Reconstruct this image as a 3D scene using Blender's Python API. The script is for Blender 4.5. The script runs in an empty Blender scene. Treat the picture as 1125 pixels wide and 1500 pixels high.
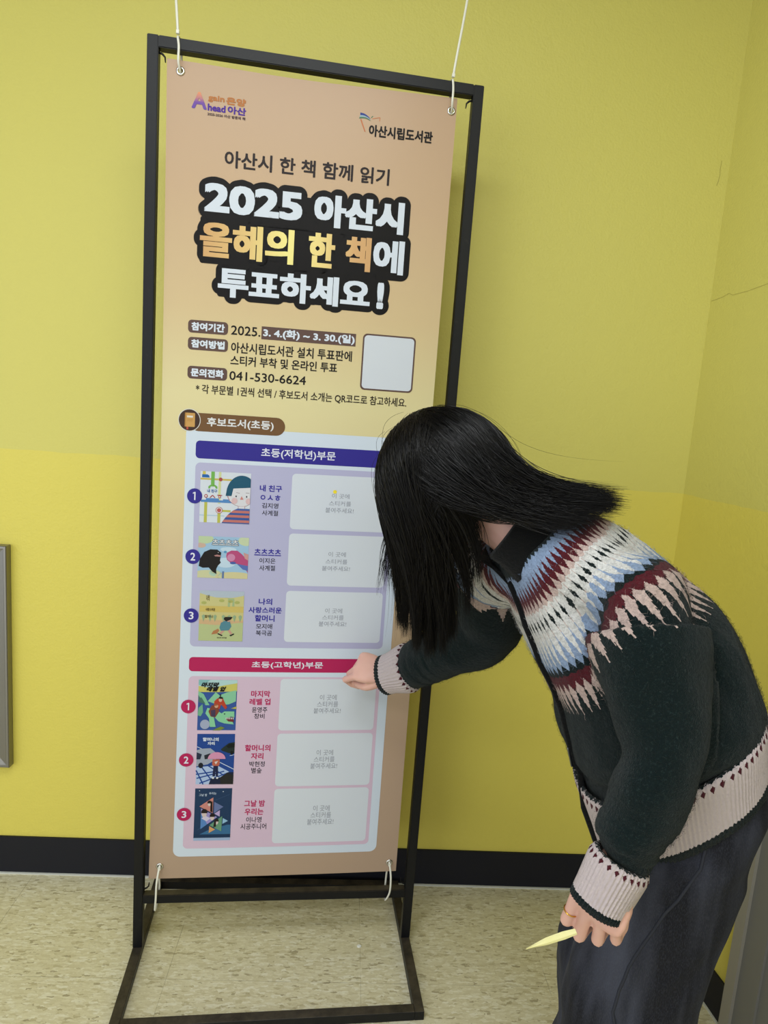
import bpy, bmesh, math, random
import numpy as np
from mathutils import Vector, Matrix, noise
from mathutils.bvhtree import BVHTree

S = bpy.context.scene
COL = S.collection
rng = np.random.default_rng(7)
random.seed(7)

# ------------------------------------------------------------------ camera
CAM_POS = Vector((-0.0032, -1.4448, 1.3370))
rx, ry, rz = -0.146116, -0.072503, -0.136188
camd = bpy.data.cameras.new('camera')
camd.sensor_fit = 'HORIZONTAL'
camd.sensor_width = 36.0
camd.lens = 943.32 / 1125 * 36.0
camd.clip_start = 0.02
cam = bpy.data.objects.new('camera', camd)
COL.objects.link(cam)
Mz = Matrix.Rotation(rz, 3, 'Z') @ Matrix.Rotation(rx, 3, 'X') @ Matrix.Rotation(ry, 3, 'Y')
right, fwd, up = Mz.col[0], Mz.col[1], Mz.col[2]
cam.matrix_world = Matrix(((right[0], up[0], -fwd[0], CAM_POS[0]),
                           (right[1], up[1], -fwd[1], CAM_POS[1]),
                           (right[2], up[2], -fwd[2], CAM_POS[2]), (0, 0, 0, 1)))
S.camera = cam

# ------------------------------------------------------------------ light
w = bpy.data.worlds.new('room_bounce'); S.world = w; w.use_nodes = True
w.node_tree.nodes['Background'].inputs[0].default_value = (0.90, 0.95, 1.0, 1)
w.node_tree.nodes['Background'].inputs[1].default_value = 0.70
def area(name, loc, sx, sy, energy, rot=(0, 0, 0), color=(0.94, 0.98, 1.0)):
    l = bpy.data.lights.new(name, 'AREA'); l.shape = 'RECTANGLE'; l.size = sx; l.size_y = sy
    l.energy = energy; l.color = color
    o = bpy.data.objects.new(name, l); o.location = loc; o.rotation_euler = rot
    COL.objects.link(o); return o
area('ceiling_panel_light', (-0.2, -1.35, 2.72), 1.2, 0.6, 27)
area('ceiling_panel_light', (-1.6, -2.4, 2.72), 1.2, 0.6, 18)
area('ceiling_panel_light', (0.3, -3.2, 2.72), 1.8, 1.2, 22)
area('added_fill_light', (-2.8, -3.3, 1.25), 3.4, 1.9, 43, (math.radians(90), 0, math.radians(-52)), (0.92, 0.96, 1.0))  # unseen soft fill, added to brighten the right and lower walls
S.view_settings.view_transform = 'Standard'
S.view_settings.look = 'None'
S.view_settings.exposure = 0.0
S.view_settings.gamma = 1.0
S.view_settings.use_curve_mapping = False

# ------------------------------------------------------------------ helpers
def lin(c):
    if isinstance(c, str):
        c = tuple(int(c[i:i+2], 16) / 255 for i in (0, 2, 4))
    return tuple((x / 12.92 if x <= 0.04045 else ((x + 0.055) / 1.055) ** 2.4) for x in c)

class N:
    """tiny node-tree writer"""
    def __init__(s, name):
        s.m = bpy.data.materials.new(name); s.m.use_nodes = True
        s.t = s.m.node_tree; s.b = s.t.nodes['Principled BSDF']
    def n(s, typ, **kw):
        x = s.t.nodes.new(typ)
        for k, v in kw.items():
            setattr(x, k, v)
        return x
    def l(s, a, b): s.t.links.new(a, b)
    def put(s, sock, v):
        if hasattr(v, 'is_output'): s.l(v, sock)
        elif v is not None: sock.default_value = v
    def math(s, op, a, b=None, c=None):
        x = s.n('ShaderNodeMath', operation=op)
        s.put(x.inputs[0], a)
        if b is not None: s.put(x.inputs[1], b)
        if c is not None: s.put(x.inputs[2], c)
        return x.outputs[0]
    def mix(s, f, a, b):
        x = s.n('ShaderNodeMix', data_type='RGBA')
        s.put(x.inputs[0], f)
        for i, v in ((6, a), (7, b)):
            if isinstance(v, str): v = lin(v) + (1,)
            s.put(x.inputs[i], v)
        return x.outputs[2]
    def noise(s, vec, scale, detail=3, rough=0.5):
        x = s.n('ShaderNodeTexNoise'); x.inputs['Scale'].default_value = scale
        x.inputs['Detail'].default_value = detail; x.inputs['Roughness'].default_value = rough
        if vec is not None: s.l(vec, x.inputs['Vector'])
        return x.outputs[0]
    def obj(s): return s.n('ShaderNodeTexCoord').outputs['Object']
    def mapping(s, vec, scale=(1, 1, 1), rot=(0, 0, 0), loc=(0, 0, 0)):
        x = s.n('ShaderNodeMapping'); s.l(vec, x.inputs[0])
        x.inputs['Scale'].default_value = scale; x.inputs['Rotation'].default_value = rot
        x.inputs['Location'].default_value = loc
        return x.outputs[0]
    def ramp(s, f, stops, interp='LINEAR'):
        x = s.n('ShaderNodeValToRGB'); x.color_ramp.interpolation = interp
        e = x.color_ramp.elements
        while len(e) < len(stops): e.new(0.5)
        for i, (p, c) in enumerate(stops):
            e[i].position = p; e[i].color = (lin(c) + (1,)) if isinstance(c, str) else (c, c, c, 1)
        s.put(x.inputs[0], f); return x.outputs[0]
    def bump(s, h, strength, dist):
        x = s.n('ShaderNodeBump'); x.inputs['Strength'].default_value = strength
        x.inputs['Distance'].default_value = dist; s.l(h, x.inputs['Height'])
        s.l(x.outputs[0], s.b.inputs['Normal'])
    def col(s, c): s.put(s.b.inputs['Base Color'], (lin(c) + (1,)) if isinstance(c, str) else c)
    def rough(s, r, spec=0.5, metal=0.0):
        s.put(s.b.inputs['Roughness'], r); s.b.inputs['Specular IOR Level'].default_value = spec
        s.b.inputs['Metallic'].default_value = metal

def plain(name, c, r=0.5, spec=0.4, metal=0.0, bump=None):
    m = N(name); m.col(c); m.rough(r, spec, metal)
    if bump:
        m.bump(m.noise(m.obj(), bump[0], 3), bump[1], bump[2])
    return m.m

def mesh_obj(name, me, mats, parent=None, smooth=True):
    if not isinstance(mats, (list, tuple)): mats = [mats]
    for m in mats: me.materials.append(m)
    if smooth: me.polygons.foreach_set('use_smooth', [True] * len(me.polygons))
    o = bpy.data.objects.new(name, me); COL.objects.link(o)
    if parent is not None: o.parent = parent
    return o
def bm_obj(name, bm, mats, parent=None, smooth=False):
    me = bpy.data.meshes.new(name); bmesh.ops.recalc_face_normals(bm, faces=bm.faces)
    bm.to_mesh(me); bm.free()
    return mesh_obj(name, me, mats, parent, smooth)
def thing(name, label, cat, loc=(0, 0, 0), group=None):
    o = bpy.data.objects.new(name, None); COL.objects.link(o); o.location = loc
    o.empty_display_size = 0.05
    return tag(o, label, cat, group)
def tag(o, label, cat, group=None):
    o['label'] = label; o['category'] = cat
    if group: o['group'] = group
    return o
def attach(parent):
    """after the parts are built in world space, keep them there under a moved Empty"""
    mi = Matrix.Translation(parent.location).inverted()
    for c in parent.children:
        c.matrix_parent_inverse = mi
def struct(o, kind='structure'): o['kind'] = kind; return o

def add_box(bm, p0, p1, bev=0.0):
    r = bmesh.ops.create_cube(bm, size=1)
    c = [(a + b) / 2 for a, b in zip(p0, p1)]; d = [abs(b - a) for a, b in zip(p0, p1)]
    for v in r['verts']:
        v.co = Vector((c[i] + v.co[i] * d[i] for i in range(3)))
    if bev:
        es = list({e for v in r['verts'] for e in v.link_edges})
        bmesh.ops.bevel(bm, geom=es, offset=bev, segments=2, affect='EDGES', profile=0.5)
def prism(bm, poly, z0, z1):
    """closed 2D outline extruded in z"""
    a = [bm.verts.new((x, y, z0)) for x, y in poly]; b = [bm.verts.new((x, y, z1)) for x, y in poly]
    n = len(poly)
    bm.faces.new(a[::-1]); bm.faces.new(b)
    for i in range(n): bm.faces.new((a[i], a[(i+1) % n], b[(i+1) % n], b[i]))

def catmull(P, n):
    P = np.asarray(P, float); Q = np.vstack([2*P[0]-P[1], P, 2*P[-1]-P[-2]])
    out = []
    for t in np.linspace(0, len(P) - 1, n):
        i = min(int(t), len(P) - 2); f = t - i
        a, b, c, d = Q[i:i+4]
        out.append(0.5 * (2*b + (c-a)*f + (2*a-5*b+4*c-d)*f*f + (3*b-3*c+d-a)*f**3))
    return np.array(out)
def unit(v): v = np.asarray(v, float); return v / np.linalg.norm(v)
def ring_tube(bm, rings, seg=24, uvfun=None, caps=True):
    """rings: (centre, X axis, Y axis, rx, ry[, exponent])"""
    rows = []
    for r in rings:
        c, X, Y, a, b = r[:5]; e = r[5] if len(r) > 5 else 2.0
        row = []
        for k in range(seg):
            t = 2 * math.pi * k / seg; co, si = math.cos(t), math.sin(t)
            x = math.copysign(abs(co) ** (2 / e), co) * a; y = math.copysign(abs(si) ** (2 / e), si) * b
            row.append(bm.verts.new(np.asarray(c) + np.asarray(X) * x + np.asarray(Y) * y))
        rows.append(row)
    for i in range(len(rows) - 1):
        for k in range(seg):
            bm.faces.new((rows[i][k], rows[i][(k+1) % seg], rows[i+1][(k+1) % seg], rows[i+1][k]))
    if caps:
        bm.faces.new(rows[0][::-1]); bm.faces.new(rows[-1])
    return rows
def sweep(bm, pts, radii, seg=12, flat=1.0, upv=(0, 0, 1), ball=True, fixed=None):
    """round-ended tapering tube along points"""
    pts = [np.asarray(p, float) for p in pts]
    if np.isscalar(radii): radii = [radii] * len(pts)
    rings = []
    n = len(pts)
    X = None
    tang = [unit(pts[min(i+1, n-1)] - pts[max(i-1, 0)]) for i in range(n)]
    def frame(T, X):
        if fixed is not None: X = np.asarray(fixed, float)
        if X is None:
            X = np.cross(T, upv)
            if np.linalg.norm(X) < 1e-3: X = np.cross(T, (1, 0, 0))
        X = X - T * np.dot(X, T); X = unit(X); return X, np.cross(T, X)
    for i in range(n):
        X, Y = frame(tang[i], X)
        if i == 0 and ball:
            for a in (75, 50, 25):
                s, c = math.sin(math.radians(a)), math.cos(math.radians(a))
                rings.append((pts[0] - tang[0] * radii[0] * s, X, Y, radii[0] * c, radii[0] * c * flat))
        rings.append((pts[i], X, Y, radii[i], radii[i] * flat))
        if i == n - 1 and ball:
            for a in (25, 50, 75):
                s, c = math.sin(math.radians(a)), math.cos(math.radians(a))
                rings.append((pts[-1] + tang[-1] * radii[-1] * s, X, Y, radii[-1] * c, radii[-1] * c * flat))
    ring_tube(bm, rings, seg)
def ellipsoid(bm, c, axes, r, seg=20):
    """axes: 3 unit vectors, r: 3 radii"""
    res = bmesh.ops.create_uvsphere(bm, u_segments=seg, v_segments=seg // 2, radius=1)
    A = np.asarray(axes); c = np.asarray(c)
    for v in res['verts']:
        p = np.array(v.co)
        v.co = c + A[0]*p[0]*r[0] + A[1]*p[1]*r[1] + A[2]*p[2]*r[2]
def fuse(bm, voxel, smooth=6, factor=0.5, name='m'):
    """union of closed shells by voxel remesh, returned as a mesh"""
    bmesh.ops.recalc_face_normals(bm, faces=bm.faces)
    me = bpy.data.meshes.new(name); bm.to_mesh(me); bm.free()
    o = bpy.data.objects.new('tmp', me); COL.objects.link(o)
    md = o.modifiers.new('r', 'REMESH'); md.mode = 'VOXEL'; md.voxel_size = voxel; md.use_smooth_shade = True
    if smooth:
        ms = o.modifiers.new('s', 'SMOOTH'); ms.iterations = smooth; ms.factor = factor
    dg = bpy.context.evaluated_depsgraph_get()
    out = bpy.data.meshes.new_from_object(o.evaluated_get(dg))
    bpy.data.objects.remove(o); bpy.data.meshes.remove(me)
    out.materials.clear()
    return out
def displace(me, fun):
    """move each vertex along its normal by fun(co, normal)"""
    n = len(me.vertices)
    nr = [Vector(v.normal) for v in me.vertices]
    for i, v in enumerate(me.vertices):
        d = fun(v.co, nr[i])
        if d: v.co = v.co + nr[i] * d
    me.update()

# ------------------------------------------------------------------ room materials
def wall_mat():
    m = N('yellow_wall_paint'); P = m.obj()
    sep = m.n('ShaderNodeSeparateXYZ'); m.l(P, sep.inputs[0])
    wob = m.math('MULTIPLY', m.math('SUBTRACT', m.noise(P, 14, 2), 0.5), 0.008)
    low = m.math('LESS_THAN', m.math('ADD', sep.outputs[2], wob), 1.189)
    var = m.math('MULTIPLY', m.noise(P, 2.2, 3), 0.5)
    c1 = m.mix(var, 'D0C86C', 'CBC367'); c2 = m.mix(var, 'D9CC60', 'D4C75B')
    m.col(m.mix(low, c1, c2)); m.rough(0.5, 0.35)
    h = m.math('ADD', m.noise(P, 170, 2), m.math('MULTIPLY', m.noise(P, 55, 3), 0.8))
    m.bump(h, 0.38, 0.0022)
    return m.m
M_wall = wall_mat()
M_base = plain('black_rubber_baseboard', '181922', 0.55, 0.25, bump=(60, 0.1, 0.001))
M_caulk = plain('white_caulk', 'C9CBC6', 0.6)
M_crack = plain('hairline_crack', 'A69B50', 0.9)
M_door = plain('grey_door_paint', '7C7B76', 0.45, 0.4, bump=(40, 0.1, 0.001))
M_jamb = plain('beige_grey_jamb', '99958A', 0.5, 0.4)
M_gap = plain('dark_door_backing', '3A3A38', 0.7)
M_ceil = plain('ceiling_white', 'BDBDB8', 0.8)

def floor_mat():
    m = N('flecked_vinyl_tile'); P = m.obj()
    R = m.mapping(P, rot=(0, 0, math.radians(4.34)))
    sep = m.n('ShaderNodeSeparateXYZ'); m.l(R, sep.inputs[0])
    T = 0.4572
    def seam(s, off):
        f = m.math('FRACT', m.math('DIVIDE', m.math('ADD', s, off), T))
        d = m.math('ABSOLUTE', m.math('SUBTRACT', f, 0.5))
        return m.math('LESS_THAN', m.math('SUBTRACT', 0.5, d), 0.0014), m.math('FLOOR', m.math('DIVIDE', m.math('ADD', s, off), T))
    sx, ix = seam(sep.outputs[0], 0.2435); sy, iy = seam(sep.outputs[1], 0.0885)
    # chips: stretched cells with their own tint
    wv = m.n('ShaderNodeVectorMath', operation='ADD'); m.l(m.mapping(R, (70, 230, 1)), wv.inputs[0])
    nz = m.n('ShaderNodeTexNoise'); nz.inputs['Scale'].default_value = 90; m.l(R, nz.inputs['Vector'])
    sc = m.n('ShaderNodeVectorMath', operation='SCALE'); sc.inputs['Scale'].default_value = 1.5
    m.l(nz.outputs['Color'], sc.inputs[0]); m.l(sc.outputs[0], wv.inputs[1])
    v = m.n('ShaderNodeTexVoronoi'); v.inputs['Scale'].default_value = 1.0; m.l(wv.outputs[0], v.inputs['Vector'])
    g = m.n('ShaderNodeSeparateColor'); m.l(v.outputs['Color'], g.inputs[0])
    c = m.ramp(g.outputs[0], [(0, '9A9175'), (0.05, 'B3AA89'), (0.13, 'C6BE9E'), (0.45, 'CEC7A9'), (0.75, 'D4CEB1'), (0.93, 'DDD9C4')])
    fine = m.ramp(m.noise(m.mapping(R, (90, 320, 1)), 1.0, 4, 0.6), [(0.36, 0.0), (0.7, 1.0)])
    c = m.mix(m.math('MULTIPLY', fine, 0.38), c, 'BBB291')
    dark = m.ramp(m.noise(m.mapping(R, (85, 330, 1), loc=(5, 3, 0)), 1.0, 2, 0.5), [(0.66, 0.0), (0.72, 1.0)])
    c = m.mix(m.math('MULTIPLY', dark, 0.75), c, '8A8168')
    lite = m.ramp(m.noise(m.mapping(R, (80, 280, 1), loc=(1, 9, 0)), 1.0, 2, 0.5), [(0.62, 0.0), (0.68, 1.0)])
    c = m.mix(m.math('MULTIPLY', lite, 0.55), c, 'E0DCC8')
    seamf = m.math('MULTIPLY', m.math('MAXIMUM', sx, sy), m.ramp(m.noise(R, 9, 2), [(0.4, 0.08), (0.62, 0.6)]))
    c = m.mix(seamf, c, '5C5440')
    m.col(c); m.rough(m.math('ADD', m.math('MULTIPLY', m.noise(R, 30, 3), 0.15), 0.42), 0.35)
    m.bump(m.noise(R, 90, 2), 0.12, 0.001)
    return m.m
M_floor = floor_mat()

# ------------------------------------------------------------------ room shell
WA = Vector((0, 0.251)); WD = Vector((1, -0.0758)).normalized(); WN = Vector((-WD.y, WD.x))   # back wall line, +WN is behind it
CORNER = Vector((1.0325, 0.1728))
def wpt(s, back=0.0):
    p = CORNER + WD * s + WN * back; return (p.x, p.y)
RD = Vector((0.0035, -1)).normalized(); RN = Vector((1, 0.0035)).normalized()
def rpt(s, back=0.0):
    p = CORNER + RD * s + RN * back; return (p.x, p.y)

bm = bmesh.new(); add_box(bm, (-3.0, -4.2, -0.05), (1.4, 0.7, 0.0))
struct(bm_obj('floor', bm, M_floor))
bm = bmesh.new(); add_box(bm, (-3.0, -4.2, 2.75), (1.4, 0.7, 2.80))
struct(bm_obj('ceiling', bm, M_ceil))
bm = bmesh.new(); prism(bm, [wpt(-3.6), wpt(0), wpt(0, 0.12), wpt(-3.6, 0.12)], 0, 2.75)
wb = struct(bm_obj('wall_back', bm, M_wall))
DOOR_S = 0.4365
bm = bmesh.new(); prism(bm, [rpt(-0.12), rpt(DOOR_S), rpt(DOOR_S, 0.12), rpt(-0.12, 0.12)], 0, 2.75)
wr = struct(bm_obj('wall_right', bm, M_wall))
bm = bmesh.new(); prism(bm, [rpt(DOOR_S + 1.06), rpt(4.1), rpt(4.1, 0.12), rpt(DOOR_S + 1.06, 0.12)], 0, 2.75)
prism(bm, [rpt(DOOR_S + 0.001), rpt(DOOR_S + 1.059), rpt(DOOR_S + 1.059, 0.12), rpt(DOOR_S + 0.001, 0.12)], 2.15, 2.75)
struct(bm_obj('wall_right', bm, M_wall))
# hairline cracks in the plaster
def crack(wallf, pts, off, parent, wdt=0.0004):
    bm = bmesh.new()
    P = [Vector((*wallf(s, -off), z)) for s, z in pts]
    for a, b in zip(P, P[1:]):
        d = (b - a).normalized(); n = Vector((*(WN if wallf is wpt else RN), 0)); sd = d.cross(n) * wdt
        vs = [bm.verts.new(q) for q in (a - sd, a + sd, b + sd, b - sd)]; bm.faces.new(vs)
    bm_obj('crack', bm, M_crack, parent)
crack(wpt, [(-0.022, 2.035), (-0.0235, 2.015), (-0.022, 2.0), (-0.024, 1.985), (-0.027, 1.975)], 0.0006, wb, 0.0006)
crack(rpt, [(0.004, 1.694), (0.05, 1.697), (0.072, 1.702), (0.088, 1.695), (0.14, 1.695), (0.24, 1.702)], 0.0006, wr)
# rubber baseboard
bm = bmesh.new()
prism(bm, [wpt(-3.6, -0.006), wpt(-0.006, -0.006), wpt(-0.006, -0.0002), wpt(-3.6, -0.0002)], 0, 0.1105)
struct(bm_obj('baseboard_back', bm, M_base))
bm = bmesh.new()
prism(bm, [rpt(0.0, -0.006), rpt(DOOR_S, -0.006), rpt(DOOR_S, -0.0002), rpt(0.0, -0.0002)], 0, 0.1)
struct(bm_obj('baseboard_right', bm, M_base))
bm = bmesh.new()
prism(bm, [wpt(-3.6, -0.011), wpt(-0.02, -0.011), wpt(-0.02, -0.006), wpt(-3.6, -0.006)], 0, 0.0035)
struct(bm_obj('trim_1', bm, M_caulk))
bm = bmesh.new()
prism(bm, [rpt(0.011, -0.010), rpt(DOOR_S, -0.010), rpt(DOOR_S, -0.006), rpt(0.011, -0.006)], 0, 0.0035)
struct(bm_obj('trim_2', bm, M_caulk))
# grey door in the right wall
door = struct(thing('door_1', 'grey door', 'door', (*rpt(DOOR_S + 0.5), 0))); del door['label']; del door['category']
bm = bmesh.new()
for s0, s1 in ((DOOR_S, DOOR_S + 0.028), (DOOR_S + 1.03, DOOR_S + 1.06)):
    prism(bm, [rpt(s0, -0.012), rpt(s1, -0.012), rpt(s1, 0.11), rpt(s0, 0.11)], 0, 2.15)
prism(bm, [rpt(DOOR_S, -0.012), rpt(DOOR_S + 1.06, -0.012), rpt(DOOR_S + 1.06, 0.11), rpt(DOOR_S, 0.11)], 2.12, 2.149)
bm_obj('jamb', bm, M_jamb, door)
bm = bmesh.new()
for s0, s1 in ((DOOR_S + 0.028, DOOR_S + 0.085), (DOOR_S + 0.975, DOOR_S + 1.03)):
    prism(bm, [rpt(s0, -0.004), rpt(s1, -0.004), rpt(s1, 0.10), rpt(s0, 0.10)], 0, 2.12)
bm_obj('door_frame', bm, M_door, door)
bm = bmesh.new(); prism(bm, [rpt(DOOR_S + 0.085, 0.002), rpt(DOOR_S + 0.975, 0.002), rpt(DOOR_S + 0.975, 0.045), rpt(DOOR_S + 0.085, 0.045)], 0.008, 2.11)
bm_obj('door_leaf', bm, M_door, door)
bm = bmesh.new(); prism(bm, [rpt(DOOR_S + 0.085, 0.046), rpt(DOOR_S + 0.975, 0.046), rpt(DOOR_S + 0.975, 0.1), rpt(DOOR_S + 0.085, 0.1)], 0.0, 2.11)  # dark slab filling the opening behind the leaf
bm_obj('door_backing', bm, M_gap, door)
attach(door)

# steel panel on the back wall, at the left
M_steel = N('brushed_steel'); M_steel.col('8D8B88'); M_steel.rough(M_steel.math('ADD', 0.3, M_steel.math('MULTIPLY', M_steel.noise(M_steel.mapping(M_steel.obj(), (400, 400, 4)), 1, 3), 0.2)), 0.5, 0.9); M_steel = M_steel.m
xs = (-0.735 - CORNER.x) / WD.x
box = thing('steel_wall_box', 'stainless steel box mounted low on yellow wall at left edge', 'wall box', (*wpt(xs - 0.22, 0), 0.327))
def wq(s, out, z): return Vector((*wpt(s, -out), z))
def framed(bm, s0, s1, z0, z1, spec):
    """spec: list of (inset, out) around a rectangle, lofted then capped"""
    rows = []
    for ins, out in spec:
        rows.append([bm.verts.new(wq(a, out, b)) for a, b in ((s0 + ins, z0 + ins), (s1 - ins, z0 + ins), (s1 - ins, z1 - ins), (s0 + ins, z1 - ins))])
    for r0, r1 in zip(rows, rows[1:]):
        for k in range(4): bm.faces.new((r0[k], r0[(k+1) % 4], r1[(k+1) % 4], r1[k]))
    bm.faces.new(rows[0][::-1]); bm.faces.new(rows[-1])
bm = bmesh.new(); framed(bm, xs - 0.44, xs, 0.327, 0.940, [(0, 0.0005), (0, 0.022), (0.002, 0.024), (0.007, 0.024), (0.0085, 0.0225), (0.055, 0.012)])
bm_obj('bevelled_frame', bm, M_steel, box)
bm = bmesh.new(); framed(bm, xs - 0.385, xs - 0.055, 0.382, 0.885, [(0.001, 0.0125), (0.001, 0.0145), (0.003, 0.016)])
bm_obj('front_panel', bm, M_steel, box)
attach(box)

# ------------------------------------------------------------------ black steel stand
def stand_mat():
    m = N('black_painted_steel'); P = m.obj()
    scr = m.ramp(m.noise(P, 38, 6, 0.7), [(0.62, 0.0), (0.74, 1.0)])
    c = m.mix(m.math('MULTIPLY', scr, 0.3), '0B0C10', '3A372F')
    rust = m.ramp(m.noise(P, 7, 4, 0.6), [(0.68, 0.0), (0.78, 1.0)])
    g = m.n('ShaderNodeNewGeometry'); sp = m.n('ShaderNodeSeparateXYZ'); m.l(g.outputs['Normal'], sp.inputs[0])
    dust = m.math('MULTIPLY', m.math('GREATER_THAN', sp.outputs[2], 0.75), m.ramp(m.noise(P, 24, 5, 0.65), [(0.3, 0.12), (0.65, 0.55)]))
    c = m.mix(dust, c, '5C5345')
    m.col(m.mix(m.math('MULTIPLY', rust, 0.25), c, '3A2A20')); m.rough(0.45, 0.3)
    m.bump(m.noise(P, 140, 3), 0.15, 0.0008)
    return m.m
M_stand = stand_mat()
T = 0.022; XL, XR = -0.3428, 0.3418; BA, BB = -0.2076, 0.208
stand = thing('banner_stand', 'black square-tube steel stand frame holding the tan banner', 'stand', (0, 0, 0))
def xz_bar(poly, y0, y1, name):
    bm = bmesh.new()
    a = [bm.verts.new((x, y0, z)) for x, z in poly]; b = [bm.verts.new((x, y1, z)) for x, z in poly]
    bm.faces.new(a); bm.faces.new(b[::-1])
    for i in range(4): bm.faces.new((a[i], b[i], b[(i+1) % 4], a[(i+1) % 4]))
    bmesh.ops.bevel(bm, geom=list(bm.edges), offset=0.0014, segments=2, affect='EDGES')
    return bm_obj(name, bm, M_stand, stand)
xz_bar([(-0.3422, T), (-0.3422 + T, T), (-0.3436 + T, 2.0497), (-0.3436, 2.0497)], 0, T, 'post')
xz_bar([(0.3407 - T, T), (0.3407, T), (0.3427, 2.0427), (0.3427 - T, 2.0427)], 0, T, 'post')
xz_bar([(-0.3436 + T, 2.0494 - T), (0.3427 - T, 2.0429 - T), (0.3427 - T, 2.0429), (-0.3436 + T, 2.0494)], 0, T, 'top_bar')
xz_bar([(-0.3422 + T, 0.1400), (0.3407 - T, 0.1368), (0.3407 - T, 0.1368 + T), (-0.3422 + T, 0.1400 + T)], 0, 0.020, 'cross_bar')
for x0, be in ((-0.3422, 0.246), (0.3407 - T, 0.207)):
    bm = bmesh.new(); add_box(bm, (x0, BA, 0), (x0 + T, be, T), 0.0014); bm_obj('base_side_bar', bm, M_stand, stand)
bm = bmesh.new(); add_box(bm, (-0.3422 + T, BA, 0), (0.3407 - T, BA + T, T), 0.0014); bm_obj('base_front_bar', bm, M_stand, stand)
bm = bmesh.new(); prism(bm, [(-0.3422 + T, 0.246 - T), (0.3407 - T, 0.207 - T), (0.3407 - T, 0.207), (-0.3422 + T, 0.246)], 0, T); bm_obj('base_rear_bar', bm, M_stand, stand)
# little hooks welded in the corners
def hook(x, z, sx, sz):
    bm = bmesh.new()
    sweep(bm, [(x, T/2, z), (x + 0.006*sx, T/2, z + 0.002*sz), (x + 0.011*sx, T/2, z + 0.007*sz), (x + 0.012*sx, T/2, z + 0.016*sz)], [0.0022, 0.0022, 0.0018, 0.0011], 8)
    bm_obj('hook', bm, M_stand, stand, True)
hook(-0.3216, 2.022, 1, -1); hook(0.3207, 2.015, -1, -1); hook(-0.3206, 0.172, 1, 1); hook(0.3190, 0.168, -1, 1)
attach(stand)

# ------------------------------------------------------------------ banner
BC = {'tl': (-0.3067, 2.0134), 'tr': (0.2896, 2.0161), 'br': (0.2928, 0.2047), 'bl': (-0.3102, 0.1977)}
def B(u, v, off=0.0):
    """millimetres on the sheet (from its top left corner) -> world point"""
    s, t = u / 600.0, v / 1813.0
    top = [BC['tl'][i] * (1-s) + BC['tr'][i] * s for i in (0, 1)]
    bot = [BC['bl'][i] * (1-s) + BC['br'][i] * s for i in (0, 1)]
    x = top[0] * (1-t) + bot[0] * t; z = top[1] * (1-t) + bot[1] * t
    bow = math.sin(math.pi * min(max(t, 0), 1))
    x += 0.005 * bow * (1 - s) ** 4
    dip = math.exp(-((t) / 0.06) ** 2)
    z -= 0.004 * math.sin(math.pi * s) * dip
    y = 0.011 + 0.003 * bow * (2 * s - 1) ** 2 - 0.0016 * math.sin(math.pi * s * 3.0 + 0.6) * math.exp(-t / 0.22) \
        - 0.002 * math.sin(math.pi * s) * (1 - dip) + 0.0009 * math.sin(2 * math.pi * t * 1.3 + 2 * s)
    return Vector((x, y - off, z))

def banner_mat():
    m = N('printed_banner_vinyl'); P = m.obj()
    sep = m.n('ShaderNodeSeparateXYZ'); m.l(P, sep.inputs[0])
    f = m.math('DIVIDE', m.math('SUBTRACT', 2.0148, sep.outputs[2]), 1.813)
    m.col(m.ramp(f, [(0.0, 'B3957B'), (0.13, 'BC9F80'), (0.26, 'C8B188'), (0.36, 'D2C798'), (0.45, 'D0C394'), (0.6, 'C2A988'), (0.8, 'B09680'), (1.0, 'A78F7B')]))  # printed gradient; lower end also darkened and greyed for the dimmer light there
    m.rough(0.42, 0.4); m.bump(m.noise(P, 600, 2), 0.06, 0.0004)
    return m.m
M_banner = banner_mat()
banner = thing('banner', 'tan printed vinyl banner hung inside the black stand', 'banner', (0, 0.011, 1.1))
def grid_mesh(nu=40, nv=110, th=0.0005):
    bm = bmesh.new(); rows = []
    for off in (0, -th):
        rows.append([[bm.verts.new(B(600 * i / nu, 1813 * j / nv, off)) for i in range(nu + 1)] for j in range(nv + 1)])
    F, K = rows
    for j in range(nv):
        for i in range(nu):
            bm.faces.new((F[j][i], F[j+1][i], F[j+1][i+1], F[j][i+1])); bm.faces.new((K[j][i], K[j][i+1], K[j+1][i+1], K[j+1][i]))
    for j in range(nv):
        for i in (0, nu): bm.faces.new((F[j][i], F[j+1][i], K[j+1][i], K[j][i]))
    for i in range(nu):
        for j in (0, nv): bm.faces.new((F[j][i], F[j][i+1], K[j][i+1], K[j][i]))
    bmesh.ops.recalc_face_normals(bm, faces=bm.faces)
    me = bpy.data.meshes.new('sheet'); bm.to_mesh(me); bm.free(); return me
GROM = [(27, 20), (588.5, 26), (25, 1780.5), (581.5, 1788.5)]
sheet_me = grid_mesh()
cut = bmesh.new()
for u, v in GROM:
    c = B(u, v)
    r = bmesh.ops.create_cone(cut, cap_ends=True, segments=24, radius1=0.0050, radius2=0.0050, depth=0.03)
    for q in r['verts']: q.co = Vector((q.co.x + c.x, q.co.z + c.y, q.co.y + c.z))
bmesh.ops.recalc_face_normals(cut, faces=cut.faces)
cme = bpy.data.meshes.new('cut'); cut.to_mesh(cme); cut.free()
co_ = bpy.data.objects.new('cut', cme); so_ = bpy.data.objects.new('s', sheet_me); COL.objects.link(co_); COL.objects.link(so_)
md = so_.modifiers.new('b', 'BOOLEAN'); md.operation = 'DIFFERENCE'; md.object = co_; md.solver = 'EXACT'
dg = bpy.context.evaluated_depsgraph_get()
sheet2 = bpy.data.meshes.new_from_object(so_.evaluated_get(dg))
bpy.data.objects.remove(co_); bpy.data.objects.remove(so_); sheet2.materials.clear()
mesh_obj('sheet', sheet2, M_banner, banner, False)
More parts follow.
